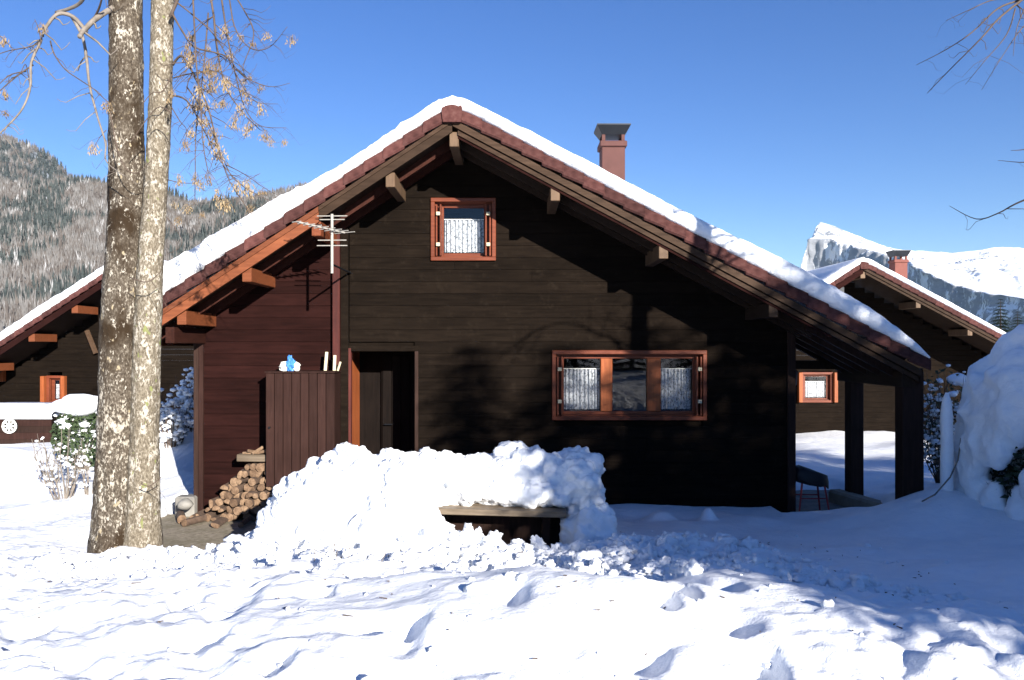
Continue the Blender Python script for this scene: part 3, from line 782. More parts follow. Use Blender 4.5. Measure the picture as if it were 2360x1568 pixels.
# firewood
def log_mesh(r, L, n, split, seed):
    rr = random.Random(seed); q = MB(); V = []
    ring = []
    for k in range(n):
        a = 2*math.pi*k/n; rad = r*(1+rr.uniform(-.12, .12))
        if split and a > math.pi*.95: ring.append((rad*math.cos(a)*.9, rad*math.sin(a)*.18))
        else: ring.append((rad*math.cos(a), rad*math.sin(a)))
    V = [(x, -L/2, z) for x, z in ring]+[(x*.97, L/2, z*.97) for x, z in ring]+[(0, -L/2-.006, .0)]
    q.add(V, [(i, (i+1) % n, 2*n) for i in range(n)], 1)
    q.add(V[:2*n], [tuple(range(2*n-1, n-1, -1))]+[((i+1) % n, i, i+n, (i+1) % n+n) for i in range(n)], 0)
    me = q.mesh('log', [M['logbark'], M['logend']]); return me
LOGS = [log_mesh(R.uniform(.030, .055), .33, 11, k % 3 == 2, k) for k in range(9)]
LB = 'short cut firewood log in the pile against the red-brown wall'; LG = 'firewood logs piled by the locker'
rows = [(-3.80, -2.72, 12), (-3.66, -2.75, 10), (-3.58, -2.78, 9), (-3.50, -2.82, 8), (-3.44, -2.84, 7), (-3.38, -2.88, 6), (-3.27, -2.88, 5), (-3.22, -2.92, 4)]
for r_, (xa, xb, n) in enumerate(rows):
    for k in range(n):
        o = link('log', LOGS[R.randrange(9)]); f = (k+.5*(r_ % 2))/n
        o.location = (xa+(xb-xa)*f+R.uniform(-.012, .012), 9.62+.02*r_+R.uniform(-.06, .05), .055+r_*.082+R.uniform(-.008, .008))
        o.rotation_euler = (R.uniform(-.05, .05), R.uniform(0, 6.28), R.uniform(-.12, .12)); tag(o, LB, 'log', LG)
for k, (x, y) in enumerate([(-3.95, 9.5), (-3.72, 9.34), (-3.4, 9.28), (-3.1, 9.25), (-2.85, 9.2), (-2.65, 9.3)]):
    o = link('log', LOGS[k]); o.location = (x, y, .05); o.rotation_euler = (0, R.uniform(0, 6), R.uniform(-.5, .5)); tag(o, LB, 'log', LG)
q = MB(); q.box(-.21, .21, -.06, .08, 0, .085, 0, .008); o = q.obj('wooden_block', M['table']); o.location = (-3.10, 9.62, .70); o.rotation_euler = (0, .02, .04)
tag(o, 'thick weathered plank lying across the top of the firewood pile', 'plank')
for k in range(5):
    q = MB(); s = R.uniform(.05, .09); q.tube([(-s, 0, 0), (s, .02, R.uniform(-.01, .03))], [.016, .02], 5); o = q.obj('kindling_stick', M['logend'])
    o.location = (-3.12+k*.05-.05, 9.62, .80+.012*(k % 3)); o.rotation_euler = (0, R.uniform(-.5, .5), R.uniform(-1, 1)); tag(o, 'split kindling stick on the plank over the firewood', 'kindling', 'kindling on the firewood pile')
q = MB(); q.lump((0, 0, 0), .085, 2, .3, 1.4, (1.1, .9, .8), seed=2); o = q.obj('stone', M['stone'], smooth=True); o.location = (-3.92, 9.55, .19); tag(o, 'pale rounded stone at the left end of the firewood pile', 'stone')
q = MB(); q.box(-.12, .12, -.1, .1, 0, .26, 0, .02); o = q.obj('footing_stone', M['stone']); o.location = (-4.02, 9.86, -.02); tag(o, 'mossy stone footing under the left corner of the central chalet', 'stone')

# television antenna
an = empty('antenna', (-2.005, 8.87, 2.90), 'white many-rodded television antenna on a mast just in front of the left eaves', 'antenna')
q = MB(); q.tube([(0, 0, -.0), (0, 0, .66)], .016, 8); q.obj('mast', M['ant'], an)
q = MB(); q.tube([(0, 1.04, .10), (0, 0, .10)], .012, 6); q.obj('wall_bracket', M['metal'], an)
q = MB(); q.tube([(.13, .05, .46), (-.30, -.35, .52)], .010, 6); q.obj('boom', M['ant'], an)
for k in range(9):
    t = k/8; c = Vector((.13, .05, .46)).lerp(Vector((-.30, -.35, .52)), t); hw = .17-.012*k
    q = MB(); q.tube([c+Vector((-hw*.75, hw*.45, 0)), c+Vector((hw*.75, -hw*.45, 0))], .0055, 5); q.obj('rod', M['ant'], an)
for zz_, hw in ((.31, .17), (.37, .16), (.60, .14), (.64, .17)):
    q = MB(); q.tube([(-hw, .01, zz_), (hw, .0, zz_)], .006, 5); q.obj('rod', M['ant'], an)

# snow-laden table
tb_ = empty('wooden_table', at(1150, 1185, 7.3), 'weathered wooden garden table buried under a thick heap of snow', 'table')
for k in range(5):
    q = MB(); q.box(-.98, .62, k*.125, k*.125+.115, -.02, .035, 0, .005); o = q.obj('tabletop_board', M['table'], tb_)
for sx in (-.55, .45):
    q = MB(); q.box(sx-.04, sx+.04, .3, .5, -.75, -.03, 0, .006); q.obj('leg', M['darkz'], tb_)
q = MB(); q.box(-.95, .6, .52, .56, -.55, -.03, 0, .005); q.obj('shade_board', M['darkz'], tb_)  # dark sheet added to darken the gap under the tabletop
tb_.rotation_euler = (0, math.radians(1.6), 0)

def blob_mesh(name, balls, vox, disp, mat, smooth=True, seed=0, it=3):
    "union of balls, remeshed, with two scales of noise: returns an object"
    q = MB()
    for (c, r, sq) in balls: q.lump(c, r, 2, .22, 1.6, sq, seed=R.randrange(99))
    o = q.obj(name, mat)
    rm = o.modifiers.new('r', 'REMESH'); rm.mode = 'VOXEL'; rm.voxel_size = vox; rm.use_smooth_shade = smooth
    sm = o.modifiers.new('s', 'SMOOTH'); sm.iterations = it; sm.factor = .6
    for i, (ns, st) in enumerate(disp):
        tx = bpy.data.textures.new('n', 'CLOUDS' if st > 0 else 'VORONOI'); tx.noise_scale = ns
        if st > 0: tx.noise_depth = 3
        d = o.modifiers.new('d', 'DISPLACE'); d.texture = tx; d.strength = st; d.mid_level = .5; d.texture_coords = 'GLOBAL'
    dg = bpy.context.evaluated_depsgraph_get(); me = bpy.data.meshes.new_from_object(o.evaluated_get(dg))
    o.modifiers.clear(); old = o.data; o.data = me; bpy.data.meshes.remove(old)
    me.polygons.foreach_set('use_smooth', [True]*len(me.polygons)); me.update()
    return o
def inside(poly, x, y):
    c = False; n = len(poly)
    for i in range(n):
        x0, y0 = poly[i]; x1, y1 = poly[(i+1) % n]
        if (y0 > y) != (y1 > y) and x < (x1-x0)*(y-y0)/(y1-y0)+x0: c = not c
    return c
def edge_dist(poly, x, y):
    d = 1e9; n = len(poly)
    for i in range(n):
        x0, y0 = poly[i]; x1, y1 = poly[(i+1) % n]; dx, dy = x1-x0, y1-y0
        t = max(0, min(1, ((x-x0)*dx+(y-y0)*dy)/(dx*dx+dy*dy))); d = min(d, math.hypot(x-x0-t*dx, y-y0-t*dy))
    return d
def heap_balls(poly, Y0, depthf, n, rmin, rmax, seed):
    "balls whose outline fills the polygon (picture units), thickest away from its edge"
    rr = random.Random(seed); xs = [p[0] for p in poly]; ys = [p[1] for p in poly]; out = []; tries = 0
    while len(out) < n and tries < n*40:
        tries += 1; x = rr.uniform(min(xs), max(xs)); y = rr.uniform(min(ys), max(ys))
        if not inside(poly, x, y): continue
        ed = edge_dist(poly, x, y)*7.5/FOC
        r = min(rmax, max(rmin, ed*.95));
        if ed < rmin*.8: continue
        c = depthf(x, y, rr); out.append((at(x, y, c), r*c/7.5, (1, 1, 1)))
    return out
# big heap at the left, shovelled up against the table
polyL = [(560, 1330), (585, 1240), (600, 1178), (640, 1128), (690, 1085), (703, 1055), (715, 1040), (750, 1050), (775, 1032), (838, 1018), (862, 1050), (930, 1042), (975, 1043), (1060, 1060), (1060, 1120), (1010, 1175), (1032, 1225), (1040, 1330)]
def dL(x, y, rr):
    f = (y-1020)/300
    return 7.95-f*1.55+rr.uniform(-.12, .5)
ballsL = heap_balls(polyL, 7.5, dL, 300, .045, .34, 4)
hl = blob_mesh('snow_heap', ballsL, .017, [(.30, .20), (.13, .10), (.10, -.05), (.05, .03), (.02, .012)], M['snowc'])
tag(hl, 'tall bright heap of shovelled snow in front of the locker, left of the table', 'snow heap')
polyR = [(930, 1045), (975, 1043), (1135, 1050), (1152, 1015), (1165, 1001), (1182, 1018), (1240, 1024), (1258, 1045), (1290, 1042), (1310, 1020), (1345, 1025), (1385, 1050), (1399, 1078), (1378, 1108), (1388, 1125), (1403, 1132), (1392, 1185), (1300, 1200), (1290, 1176), (1000, 1170), (930, 1140)]
def dR(x, y, rr):
    return 7.42+max(0, (1150-y)/150)*.45+rr.uniform(-.0, .45)
hr = blob_mesh('table_snow', heap_balls(polyR, 7.5, dR, 230, .035, .2, 8), .016, [(.28, .14), (.11, .07), (.09, -.035), (.04, .02), (.02, .01)], M['snowc'], it=5)
tag(hr, 'deep snow piled on the tabletop, partly in blue shade', 'snow heap')
polyS = [(1292, 1185), (1395, 1150), (1425, 1200), (1440, 1290), (1290, 1270)]
hs_ = blob_mesh('snow_heap', heap_balls(polyS, 7.5, lambda x, y, rr: 7.5+rr.uniform(-.1, .5), 60, .04, .2, 12), .02, [(.2, .12), (.1, .05), (.045, .02)], M['snowc'], it=6)
tag(hs_, 'low snow heap closing the right end of the buried table', 'snow heap')

# clods of broken snow: nobody could count them
q = MB(); rr = random.Random(3)
for k in range(2600):
    if k >= 1500:
        if k < 2100: t_ = rr.random(); x = .4+2.3*t_+rr.gauss(0, .12); y = 5.95-1.0*t_+rr.gauss(0, .13)
        else: x = rr.gauss(-1.6, 1.1); y = rr.gauss(6.15, .4)
    elif k < 850: x = rr.gauss(.75, .85); y = rr.gauss(6.35, .5)
    elif k < 1250: x = rr.gauss(-1.9, .9); y = rr.gauss(6.5, .35)
    else: x = rr.uniform(-4.5, 3.6); y = rr.uniform(3.0, 8.4)
    if y > 8.3 or y < 2.6: continue
    r = min(.065, .012+rr.expovariate(1/.026) if k < 1250 else .008+rr.expovariate(1/(.009 if k < 1500 else .014)))
    if x > 2.1 and r > .05: r *= .4
    q.lump((x, y, gz(x, y)+r*.25), r, 3 if r > .05 else 2, .75, 1.9, (rr.uniform(.6, 1.3), rr.uniform(.6, 1.3), rr.uniform(.5, .95)), seed=rr.randrange(999))
o = q.obj('snow_clods', M['snowc'], smooth=True); tag(o, 'loose broken clods of snow scattered over the bank before the table', 'snow', kind='stuff')
# bits of bark and twigs lying on the snow
q = MB()
for k in range(260):
    x = rr.uniform(-4.5, 3.2); y = rr.uniform(2.9, 8.2); z = gz(x, y)+.004; a = rr.uniform(0, 6.3); L_ = rr.uniform(.006, .03) if rr.random() < .85 else rr.uniform(.04, .09)
    q.tube([(x, y, z), (x+L_*math.cos(a), y+L_*math.sin(a), z+.004)], [.0035, .002], 4)
o = q.obj('twig_litter', M['twig']); tag(o, 'tiny bits of bark and twig strewn on the foreground snow', 'litter', kind='stuff')
# dry stalks
SL = ['leftmost of the upright dry stalks', 'thick dry stalk in the middle of the group', 'leaning dry stalk crossing its neighbour', 'rightmost of the four close upright dry stalks', 'longer slanting dry stalk right of the group', 'shorter slanting dry stalk at the right end', 'tiny dry stalk at the far left of the group']
for k, (vx0, vy0, vx1, vy1) in enumerate([(724, 1378, 724, 1303), (768, 1390, 770, 1300), (770, 1388, 782, 1318), (802, 1370, 806, 1300), (872, 1357, 900, 1308), (918, 1350, 930, 1322), (655, 1378, 668, 1360)]):
    Y = 5.6; b = at(vx0, vy0, Y); t = at(vx1, vy1, Y); zg = gz(b.x, Y)
    q = MB(); d = t-b; b2 = Vector((b.x, Y, zg-.03)); q.tube([b2, b2+Vector((d.x*.5+.004, .01, d.z*.55+.015)), b2+Vector((d.x, .02, d.z+.03))], [.0035, .003, .0015], 5); q.obj('dry_stalk', M['twigg'])
    tag(col.objects[-1], SL[k]+' in the foreground snow', 'plant stalk', 'dry stalks in the foreground snow')

# ------------------------------------------------------------------ stool and right-hand things
st = empty('stool', at(1866, 1190, 10.0), 'dark upholstered stool with red legs standing under the porch', 'stool')
st.location.z = 0
def stool_seat():
    q = MB(); N = 14; V = []
    for (z, s) in ((.37, .98), (.385, 1.02), (.45, 1.02), (.525, .95), (.545, .6)):
        for k in range(N): a = 2*math.pi*k/N; V.append((.21*s*math.copysign(abs(math.cos(a))**.7, math.cos(a)), .18*s*math.copysign(abs(math.sin(a))**.7, math.sin(a)), z-.05*math.cos(a)+.02*math.sin(a*5)*(z < .4)))
    F = [tuple(range(N-1, -1, -1)), tuple(range(4*N, 5*N))]+[(r*N+k, r*N+(k+1) % N, (r+1)*N+(k+1) % N, (r+1)*N+k) for r in range(4) for k in range(N)]
    q.add(V, F); return q
stool_seat().obj('seat', M['seat'], st, smooth=True)
for sx in (-1, 1):
    for sy in (-1, 1):
        q = MB(); q.tube([(sx*.13, sy*.11, .44), (sx*.19, sy*.16, .0)], [.013, .011], 7); q.obj('leg', M['chairred'], st)
q = MB(); q.tube([(-.16, -.13, .2), (.16, -.13, .2)], .008, 6); q.tube([(-.16, .13, .2), (.16, .13, .2)], .008, 6); q.obj('stretcher', M['chairred'], st)

# stone kerb along the porch path
q = MB(); q.box(-.1, .1, -.75, .75, -.1, .16, 0, .03); o = q.obj('kerb_stone', plain('beige_stone', (.30, .25, .19), .85, .2)); o.location = (4.52, 10.05, .0); o.rotation_euler = (0, 0, .22)
tag(o, 'low beige kerb stone between the two porch posts', 'kerb')

# snow-coated post with a drooping hose
sp = empty('snow_coated_post', (at(2182, 1150, 8.9).x, 8.9, .17), 'garden post thickly coated in snow and ice right of the porch', 'post')
q = MB(); q.tube([(0, 0, -.3), (0, 0, 1.30)], .03, 8); q.obj('pole', M['stone'], sp)
q = MB(); pts = [(0.0, 0, -.15), (-.005, 0, .1), (0, 0, .5), (.005, 0, .9), (0, 0, 1.2), (-.005, 0, 1.33), (-.005, 0, 1.40)]
qq = []
for i in range(25):
    t = i/24*1.6-.2; r = .066+.02*mnoise.noise(Vector((0, 0, t*4)))-.03*max(0, (t-.9))
    if t > 1.22: r *= max(.1, math.sqrt(max(0, 1-((t-1.22)/.19)**2)))
    qq.append(((.01*mnoise.noise(Vector((3, 0, t*3))), 0, t), r))
q.tube([a for a, b in qq], [b for a, b in qq], 14, jit=.12); q.obj('snow_coat', M['snow'], sp, smooth=True)
q = MB(); q.tube([at(2215, 1010, 8.8)-sp.location, at(2208, 1060, 8.75)-sp.location, at(2190, 1100, 8.7)-sp.location, at(2155, 1140, 8.6)-sp.location, at(2125, 1156, 8.5)-sp.location], .008, 6); q.obj('hose', M['twigg'], sp)

# ------------------------------------------------------------------ plants
def wander(a, b, n, amp, sag=0, rr=R):
    pts = []
    ph = [rr.uniform(0, 6.28) for _ in range(3)]
    for i in range(n+1):
        t = i/n; p = a.lerp(b, t); w = math.sin(math.pi*t)
        p = p+Vector((math.sin(t*7+ph[0]), math.sin(t*6+ph[1]), math.sin(t*8+ph[2])))*amp*w; p.z -= sag*w
        pts.append(p)
    return pts
def twig_bush(name, base, rad, h, n, label, cat, mat, snow=.4, cap=None, leaves=0, group=None, snowr=.05, lean=(0, 0)):
    e = empty(name, base, label, cat, group); q = MB(); tips = []
    for k in range(n):
        a = R.uniform(0, 6.28); rr_ = R.random()**.6*rad; top = Vector((math.cos(a)*rr_+lean[0], math.sin(a)*rr_*.8+lean[1], h*R.uniform(.45, 1)))
        b = Vector((math.cos(a)*rr_*.2, math.sin(a)*rr_*.2, -.1)); pts = wander(b, top, 6, .05*rad); rb = R.uniform(.006, .013)
        q.tube(pts, [rb*(1-.75*i/6) for i in range(7)], 5)
        for _ in range(5):
            i = R.randrange(2, 6); p = pts[i]; t = p+Vector((R.uniform(-1, 1), R.uniform(-1, 1), R.uniform(.1, 1)))*R.uniform(.1, .3)*h*.6
            q.tube([p, (p+t)/2+Vector((0, 0, .02)), t], [rb*.5, rb*.35, rb*.15], 4); tips.append(t); tips.append((p+t)/2)
        tips += pts[2:]
    q.obj('stems', mat, e)
    if leaves:
        q = MB()
        for _ in range(leaves):
            v = Vector((R.gauss(0, 1), R.gauss(0, 1), R.gauss(0, 1))).normalized()*R.uniform(.55, 1); p = Vector((v.x*rad, v.y*rad*.9, h*.5+v.z*h*.5))
            s = R.uniform(.02, .05); d1 = Vector((R.gauss(0, 1), R.gauss(0, 1), R.gauss(0, 1))).normalized()*s; d2 = d1.orthogonal().normalized()*s*.5
            q.add([p-d1, p+d2, p+d1, p-d2], [(0, 1, 2, 3)])
        q.obj('foliage', M['evergreen'], e)
    if snow:
        q = MB()
        for t in tips:
            if R.random() < snow: q.lump(t+Vector((0, 0, .01)), R.uniform(.4, 1)*snowr, 1, .4, 1.5, (1.1, 1, .7), seed=R.randrange(99))
        if q.v: q.obj('snow_clumps', M['snow'], e, smooth=True)
    if cap:
        q = MB()
        for (c, r, sq) in cap: q.lump(c, r, 3, .15, 1.2, sq, seed=R.randrange(9))
        q.obj('snow_cap', M['snow'], e, smooth=True)
    return e
# left: evergreen with a snow cap, bare shrub in front
b = at(188, 1060, 12.0); b.z = gz(b.x, 12.0)
twig_bush('evergreen_bush', b, .42, .98, 30, 'dark evergreen bush wearing a smooth white snow cap, left of the tree', 'bush', M['twig'], .5, [((.0, -.05, .97), .30, (1.0, .9, .55)), ((-.16, -.1, .95), .2, (1, .9, .6)), ((.17, -.05, .99), .2, (1, .9, .6))], 2600, snowr=.075)
for i, (vx, Y, r, h, n, lab) in enumerate([(150, 10.2, .45, .95, 16, 'bare twiggy shrub dusted with snow between the low terrace wall and the tree'), (118, 10.9, .35, .7, 9, 'thin leaning bare shrub in front of the right end of the low terrace wall'), (205, 10.4, .22, .8, 8, 'bare shrub close against the left side of the big trunk')]):
    b = at(vx, 1150, Y); b.z = gz(b.x, Y); twig_bush('bare_shrub', b, r, h, n, lab, 'shrub', M['twigg'], .22, snowr=.035)
for i, (vx, Y, lab) in enumerate([(395, 13.0, 'snow-laden bare shrub seen between the tree and the chalet, left one'), (432, 13.6, 'snow-laden bare shrub close to the chalet corner, under the left eaves')]):
    b = at(vx, 1060, Y); b.z = gz(b.x, Y)-.1; twig_bush('snowy_shrub', b, .38, 1.15, 26, lab, 'shrub', M['twig'], .6, snowr=.06)
# right: brown bush and snow-blobbed shrub behind the post
b = at(2178, 1000, 11.0); b.z = gz(b.x, 11.0)
twig_bush('bare_shrub', b, .42, 1.62, 80, 'brown twiggy bush with a snow cap behind the snow-coated post', 'shrub', M['twig'], .4, [((.15, -.05, 1.44), .12, (1.2, .9, .7)), ((.27, -.02, 1.40), .10, (1.1, .9, .8)), ((-.06, -.3, 1.25), .05, (1.2, 1, .8))], snowr=.045, leaves=500)
# big snowed hedge at the right edge
HCX, HCY = 6.22, 8.6
eh = empty('snowed_hedge', (HCX, HCY, gz(HCX, HCY)), 'large rounded hedge buried under heavy snow at the right edge', 'hedge')
q = MB()
for _ in range(14000):
    v = Vector((R.gauss(0, 1), R.gauss(0, 1), R.gauss(0, 1))).normalized()*R.uniform(.8, 1); p = Vector((v.x*1.18, v.y*1.08, .9+v.z*1.3-eh.location.z))
    s = R.uniform(.025, .06); d1 = Vector((R.gauss(0, 1), R.gauss(0, 1), R.gauss(0, 1))).normalized()*s; d2 = d1.orthogonal().normalized()*s*.4
    q.add([p-d1, p+d2, p+d1, p-d2], [(0, 1, 2, 3)])
q.obj('foliage', M['needle'], eh)['kind'] = 'stuff'
balls = []; rr = random.Random(9)
while len(balls) < 420:
    v = Vector((rr.gauss(0, 1), rr.gauss(0, 1), rr.gauss(0, 1))).normalized(); a = math.degrees(math.atan2(v.y, v.x)) % 360; z = .9+v.z*1.33
    if z < .1: continue
    hole = 197 < a < 262 and .55+.12*math.sin(a*.3) < z < 1.38+.10*math.sin(a*.5)
    if hole or (z < .9 and rr.random() < .35): continue
    r = rr.uniform(.2, .3) if z > 1.2 else rr.uniform(.12, .2)
    k = 1 if z > 1.2 else 1.06
    balls.append((Vector((HCX+v.x*(1.38-.28)*k, HCY+v.y*(1.25-.28)*k, z)), r, (1, 1, 1 if z > 1.2 else 1.7)))
hb = blob_mesh('snow_cover', balls, .028, [(.7, .22), (.25, .07), (.08, .02)], M['snow'], it=10); hb.parent = eh; hb.matrix_parent_inverse = Matrix.Translation(-Vector(eh.location))

# ------------------------------------------------------------------ low terrace wall with a wheel ornament, far left
YT = 16.0; a = at(-260, 1026, YT); b = at(118, 965, YT)
tw = empty('terrace_wall', (b.x, YT, a.z), 'low dark boarded terrace wall carrying a flat slab of snow at the left edge', 'wall')
W_ = b.x-a.x; H_ = b.z-a.z
q = MB(); q.box(-W_, 0, .03, .55, -.2, H_-.02); core = q.obj('wall_core', M['brown'], tw)
for k in range(4):
    q = MB(); q.add(*plank_mesh(-W_, 0, -W_, 0, k*H_/4-.02, (k+1)*H_/4-.02, 0, th=.03)); q.obj('plank', M['redz'] if k % 2 else M['darkz'], core)
q = MB(); xs_ = np.linspace(-W_, .06, 60); sn = []
X = []; prof = [(-.06, 0), (-.09, .08), (-.08, .2), (-.03, .28), (.1, .30), (.5, .30), (.62, .2), (.6, 0)]
Xg = np.tile(xs_, (len(prof), 1)); Yg = np.array([[p[0]]*60 for p in prof]); Zg = np.array([[p[1]]*60 for p in prof])*(1+.06*fbm(Xg*2, Yg*3, 4, 3))*np.minimum(1, (.09-Xg)/.12)**.5
o = link('wall_snow', grid_mesh('wall_snow', Xg[:, ::-1], Yg[:, ::-1]+.02*fbm(Xg*3, Zg*9, 2, 3), Zg[:, ::-1], M['snow'])); o.location = (b.x, YT, b.z-.005)
tag(o, 'flat slab of snow lying on the low terrace wall at the left edge', 'snow')
wc = at(25, 982, YT)
wo_ = empty('wheel_ornament', (wc.x, YT-.05, wc.z), 'small white round wheel ornament with holes hung on the low terrace wall', 'ornament')
q = MB(); q.tube([(.13*math.cos(i*math.pi/12), 0, .13*math.sin(i*math.pi/12)) for i in range(25)], .022, 6); q.obj('rim', M['white'], wo_)
q = MB(); q.tube([(0, .02, 0), (0, -.03, 0)], .035, 10); q.obj('hub', M['white'], wo_)
for k in range(8):
    an_ = k*math.pi/4; q = MB(); q.tube([(.03*math.cos(an_), 0, .03*math.sin(an_)), (.12*math.cos(an_), 0, .12*math.sin(an_))], [.013, .02], 5); q.obj('spoke', M['white'], wo_)
q = MB(); q.tube([(0, .025, 0), (0, .04, 0)], .155, 20); q.obj('backing_disc', M['black'], wo_)

# ------------------------------------------------------------------ two-stemmed ash
TY = 7.6
tree = empty('ash_tree', (at(292, 1240, TY).x, TY, gz(at(292, 1240, TY).x, TY)), 'two-stemmed ash with flaky pale bark and hanging seed bunches, in front at left', 'tree')
T0 = Vector(tree.location)
def stem(spec, mat, dy):
    pts = []; rad = []
    ys = np.arange(1330, -620, -11.0); sy = [s[0] for s in spec]
    cx = np.interp(ys, sy, [s[1] for s in spec]); wd = np.interp(ys, sy, [s[2] for s in spec])
    N = 48; q = MB(); V = []
    for i, (vy, c, w) in enumerate(zip(ys, cx, wd)):
        w *= .93; p = at(c+4, vy, TY+dy)-T0; r = w/2/FOC*(TY+dy)
        for k in range(N):
            a = 2*math.pi*k/N; d = Vector((math.cos(a), math.sin(a), 0))
            sp_ = Vector((d.x*r*3, d.y*r*3, p.z*.7+dy*9))
            rr_ = r*(1+.10*mnoise.noise(sp_*1.3)+.07*mnoise.noise(Vector((d.x*2.6, d.y*2.6, p.z*2.4+dy*7))*2.2)+.06*mnoise.noise(Vector((d.x*7, d.y*7, p.z*9+dy*5)))+.03*mnoise.noise(Vector((d.x*15, d.y*15, p.z*23))))
            V.append(p+d*rr_)
    F = [(i*N+k, i*N+(k+1) % N, (i+1)*N+(k+1) % N, (i+1)*N+k) for i in range(len(ys)-1) for k in range(N)]
    q.add(V, F); return q.obj('trunk', mat, tree, smooth=True)
stem([(-620, 305, 60), (0, 285, 74), (240, 287, 78), (480, 288, 84), (560, 284, 84), (780, 272, 88), (1000, 268, 92), (1150, 265, 104), (1250, 265, 124), (1330, 264, 160)], M['bark1'], 0)['label'] = 'thicker brown left stem'
stem([(-620, 420, 40), (0, 371, 52), (240, 365, 53), (480, 352, 54), (560, 346, 58), (780, 336, 62), (1000, 330, 68), (1150, 324, 80), (1250, 320, 96), (1330, 316, 130)], M['bark2'], -.03)['label'] = 'slimmer pale right stem'

seed_meshes = []
def seed_cluster(r, n, sd):
    rr = random.Random(sd); q = MB()
    for _ in range(n):
        a = rr.uniform(0, 6.28); p0 = Vector((rr.gauss(0, .35)*r, rr.gauss(0, .35)*r, rr.uniform(-.2, .3)*r)); L_ = rr.uniform(.028, .042)
        d = Vector((math.cos(a)*.5, math.sin(a)*.5, -1)).normalized(); w = d.orthogonal().normalized()*.0048
        w = w*math.cos(a)+d.cross(w)*math.sin(a)
        p1 = p0+Vector((rr.gauss(0, .4)*r, rr.gauss(0, .4)*r, -rr.uniform(.2, 1.6)*r)); m_ = p1+d*L_*.6; e_ = p1+d*L_
        q.add([p1, m_+w, e_, m_-w], [(0, 1, 2, 3)])
        if rr.random() < .3: q.tube([p0, p1], .0012, 3, cap=False)
    return q.mesh('seed_cluster', M['seed'])
for k in range(7): seed_meshes.append(seed_cluster(.030+.004*k, 30+4*k, k))
def branch(vpts, r0, r1, Y0, Y1, twigs=6, mat='twig', name='branch', droop=True, par=None, T=None, tl=.28):
    par = par or tree; T = T if T is not None else T0
    n = len(vpts); ctrl = [at(x, y, Y0+(Y1-Y0)*i/(n-1))-T for i, (x, y) in enumerate(vpts)]
    pts = []
    for i in range(n-1):       # Catmull-Rom
        p0 = ctrl[max(0, i-1)]; p1 = ctrl[i]; p2 = ctrl[i+1]; p3 = ctrl[min(n-1, i+2)]
        for s in range(5):
            t = s/5; pts.append(.5*((2*p1)+(p2-p0)*t+(2*p0-5*p1+4*p2-p3)*t*t+(-p0+3*p1-3*p2+p3)*t**3))
    pts.append(ctrl[-1]); N = len(pts); q = MB()
    q.tube(pts, [r0+(r1-r0)*i/(N-1) for i in range(N)], 6, jit=.25)
    ends = []
    for _ in range(twigs):
        i = R.randrange(N//4, N); p = pts[i]; r = (r0+(r1-r0)*i/(N-1))*.55; L_ = tl*R.uniform(.35, 1)
        side = R.choice((-1, 1)); v = Vector((side*R.uniform(.3, 1), R.uniform(-.5, .5), -R.uniform(.2, 1) if droop else R.uniform(-.4, .6)))*L_
        e_ = p+v; hook = e_+Vector((side*R.uniform(.1, .5)*L_, 0, R.uniform(.05, .4)*L_))
        q.tube([p, p+v*.5+Vector((side*.01, 0, .01)), e_, e_.lerp(hook, .6)-Vector((0, 0, .01)), hook], [r, r*.8, r*.6, r*.45, r*.25], 4); ends.append(e_)
    o = q.obj(name, M[mat], par, smooth=True); return o, pts, ends
def put_seeds(bo, p, s=1):
    o = link('seed_cluster', seed_meshes[R.randrange(7)], bo); o.location = p; o.rotation_euler = (0, 0, R.uniform(0, 6)); o.scale = (s, s, s*R.uniform(.9, 1.3)); o['kind'] = 'stuff'; return o
# left branches (hand placed)
LBR = [([(262, 18), (225, 40), (195, 68), (183, 85)], .028, .020, 2), ([(200, 75), (170, 40), (135, 32), (108, 60), (92, 100), (72, 145), (70, 200), (52, 250), (18, 290), (-20, 325)], .020, .006, 14),
       ([(165, 38), (190, 85), (200, 140), (207, 200), (225, 270), (243, 330), (245, 372), (285, 405)], .017, .004, 9), ([(130, 30), (178, 12), (200, -20), (215, -80)], .018, .014, 2),
       ([(92, 100), (60, 110), (18, 118), (-30, 135)], .007, .003, 5), ([(76, 150), (40, 175), (5, 205), (-40, 250)], .008, .003, 6), ([(60, 165), (20, 175), (-20, 215)], .006, .003, 4),
       ([(116, 95), (125, 125), (150, 160), (185, 185), (215, 205), (248, 235)], .007, .004, 5), ([(205, 60), (228, 20), (240, -30)], .010, .008, 1), ([(70, 210), (60, 150), (45, 170), (12, 190)], .005, .002, 3)]
for vp, r0, r1, tw in LBR:
    bo, pts, ends = branch(vp, r0, r1, 7.5, 7.1, tw, 'twigg' if r0 > .012 else 'twig')
    if r0 < .009: put_seeds(bo, pts[-1] if R.random() < .5 else ends[0])
bo, pts, ends = branch([(-30, 60), (10, 92), (30, 115)], .006, .003, 7.2, 7.2, 2); put_seeds(bo, at(10, 85, 7.2)-T0, 1.1); put_seeds(bo, at(14, 255, 7.2)-T0, .8)
bo, pts, ends = branch([(95, 100), (90, 70), (80, 45)], .005, .003, 7.2, 7.2, 1); put_seeds(bo, at(95, 55, 7.2)-T0, 1.0)
bo, pts, ends = branch([(245, 300), (228, 320), (212, 350)], .004, .002, 7.3, 7.3, 2); put_seeds(bo, at(215, 330, 7.3)-T0, 1.0)
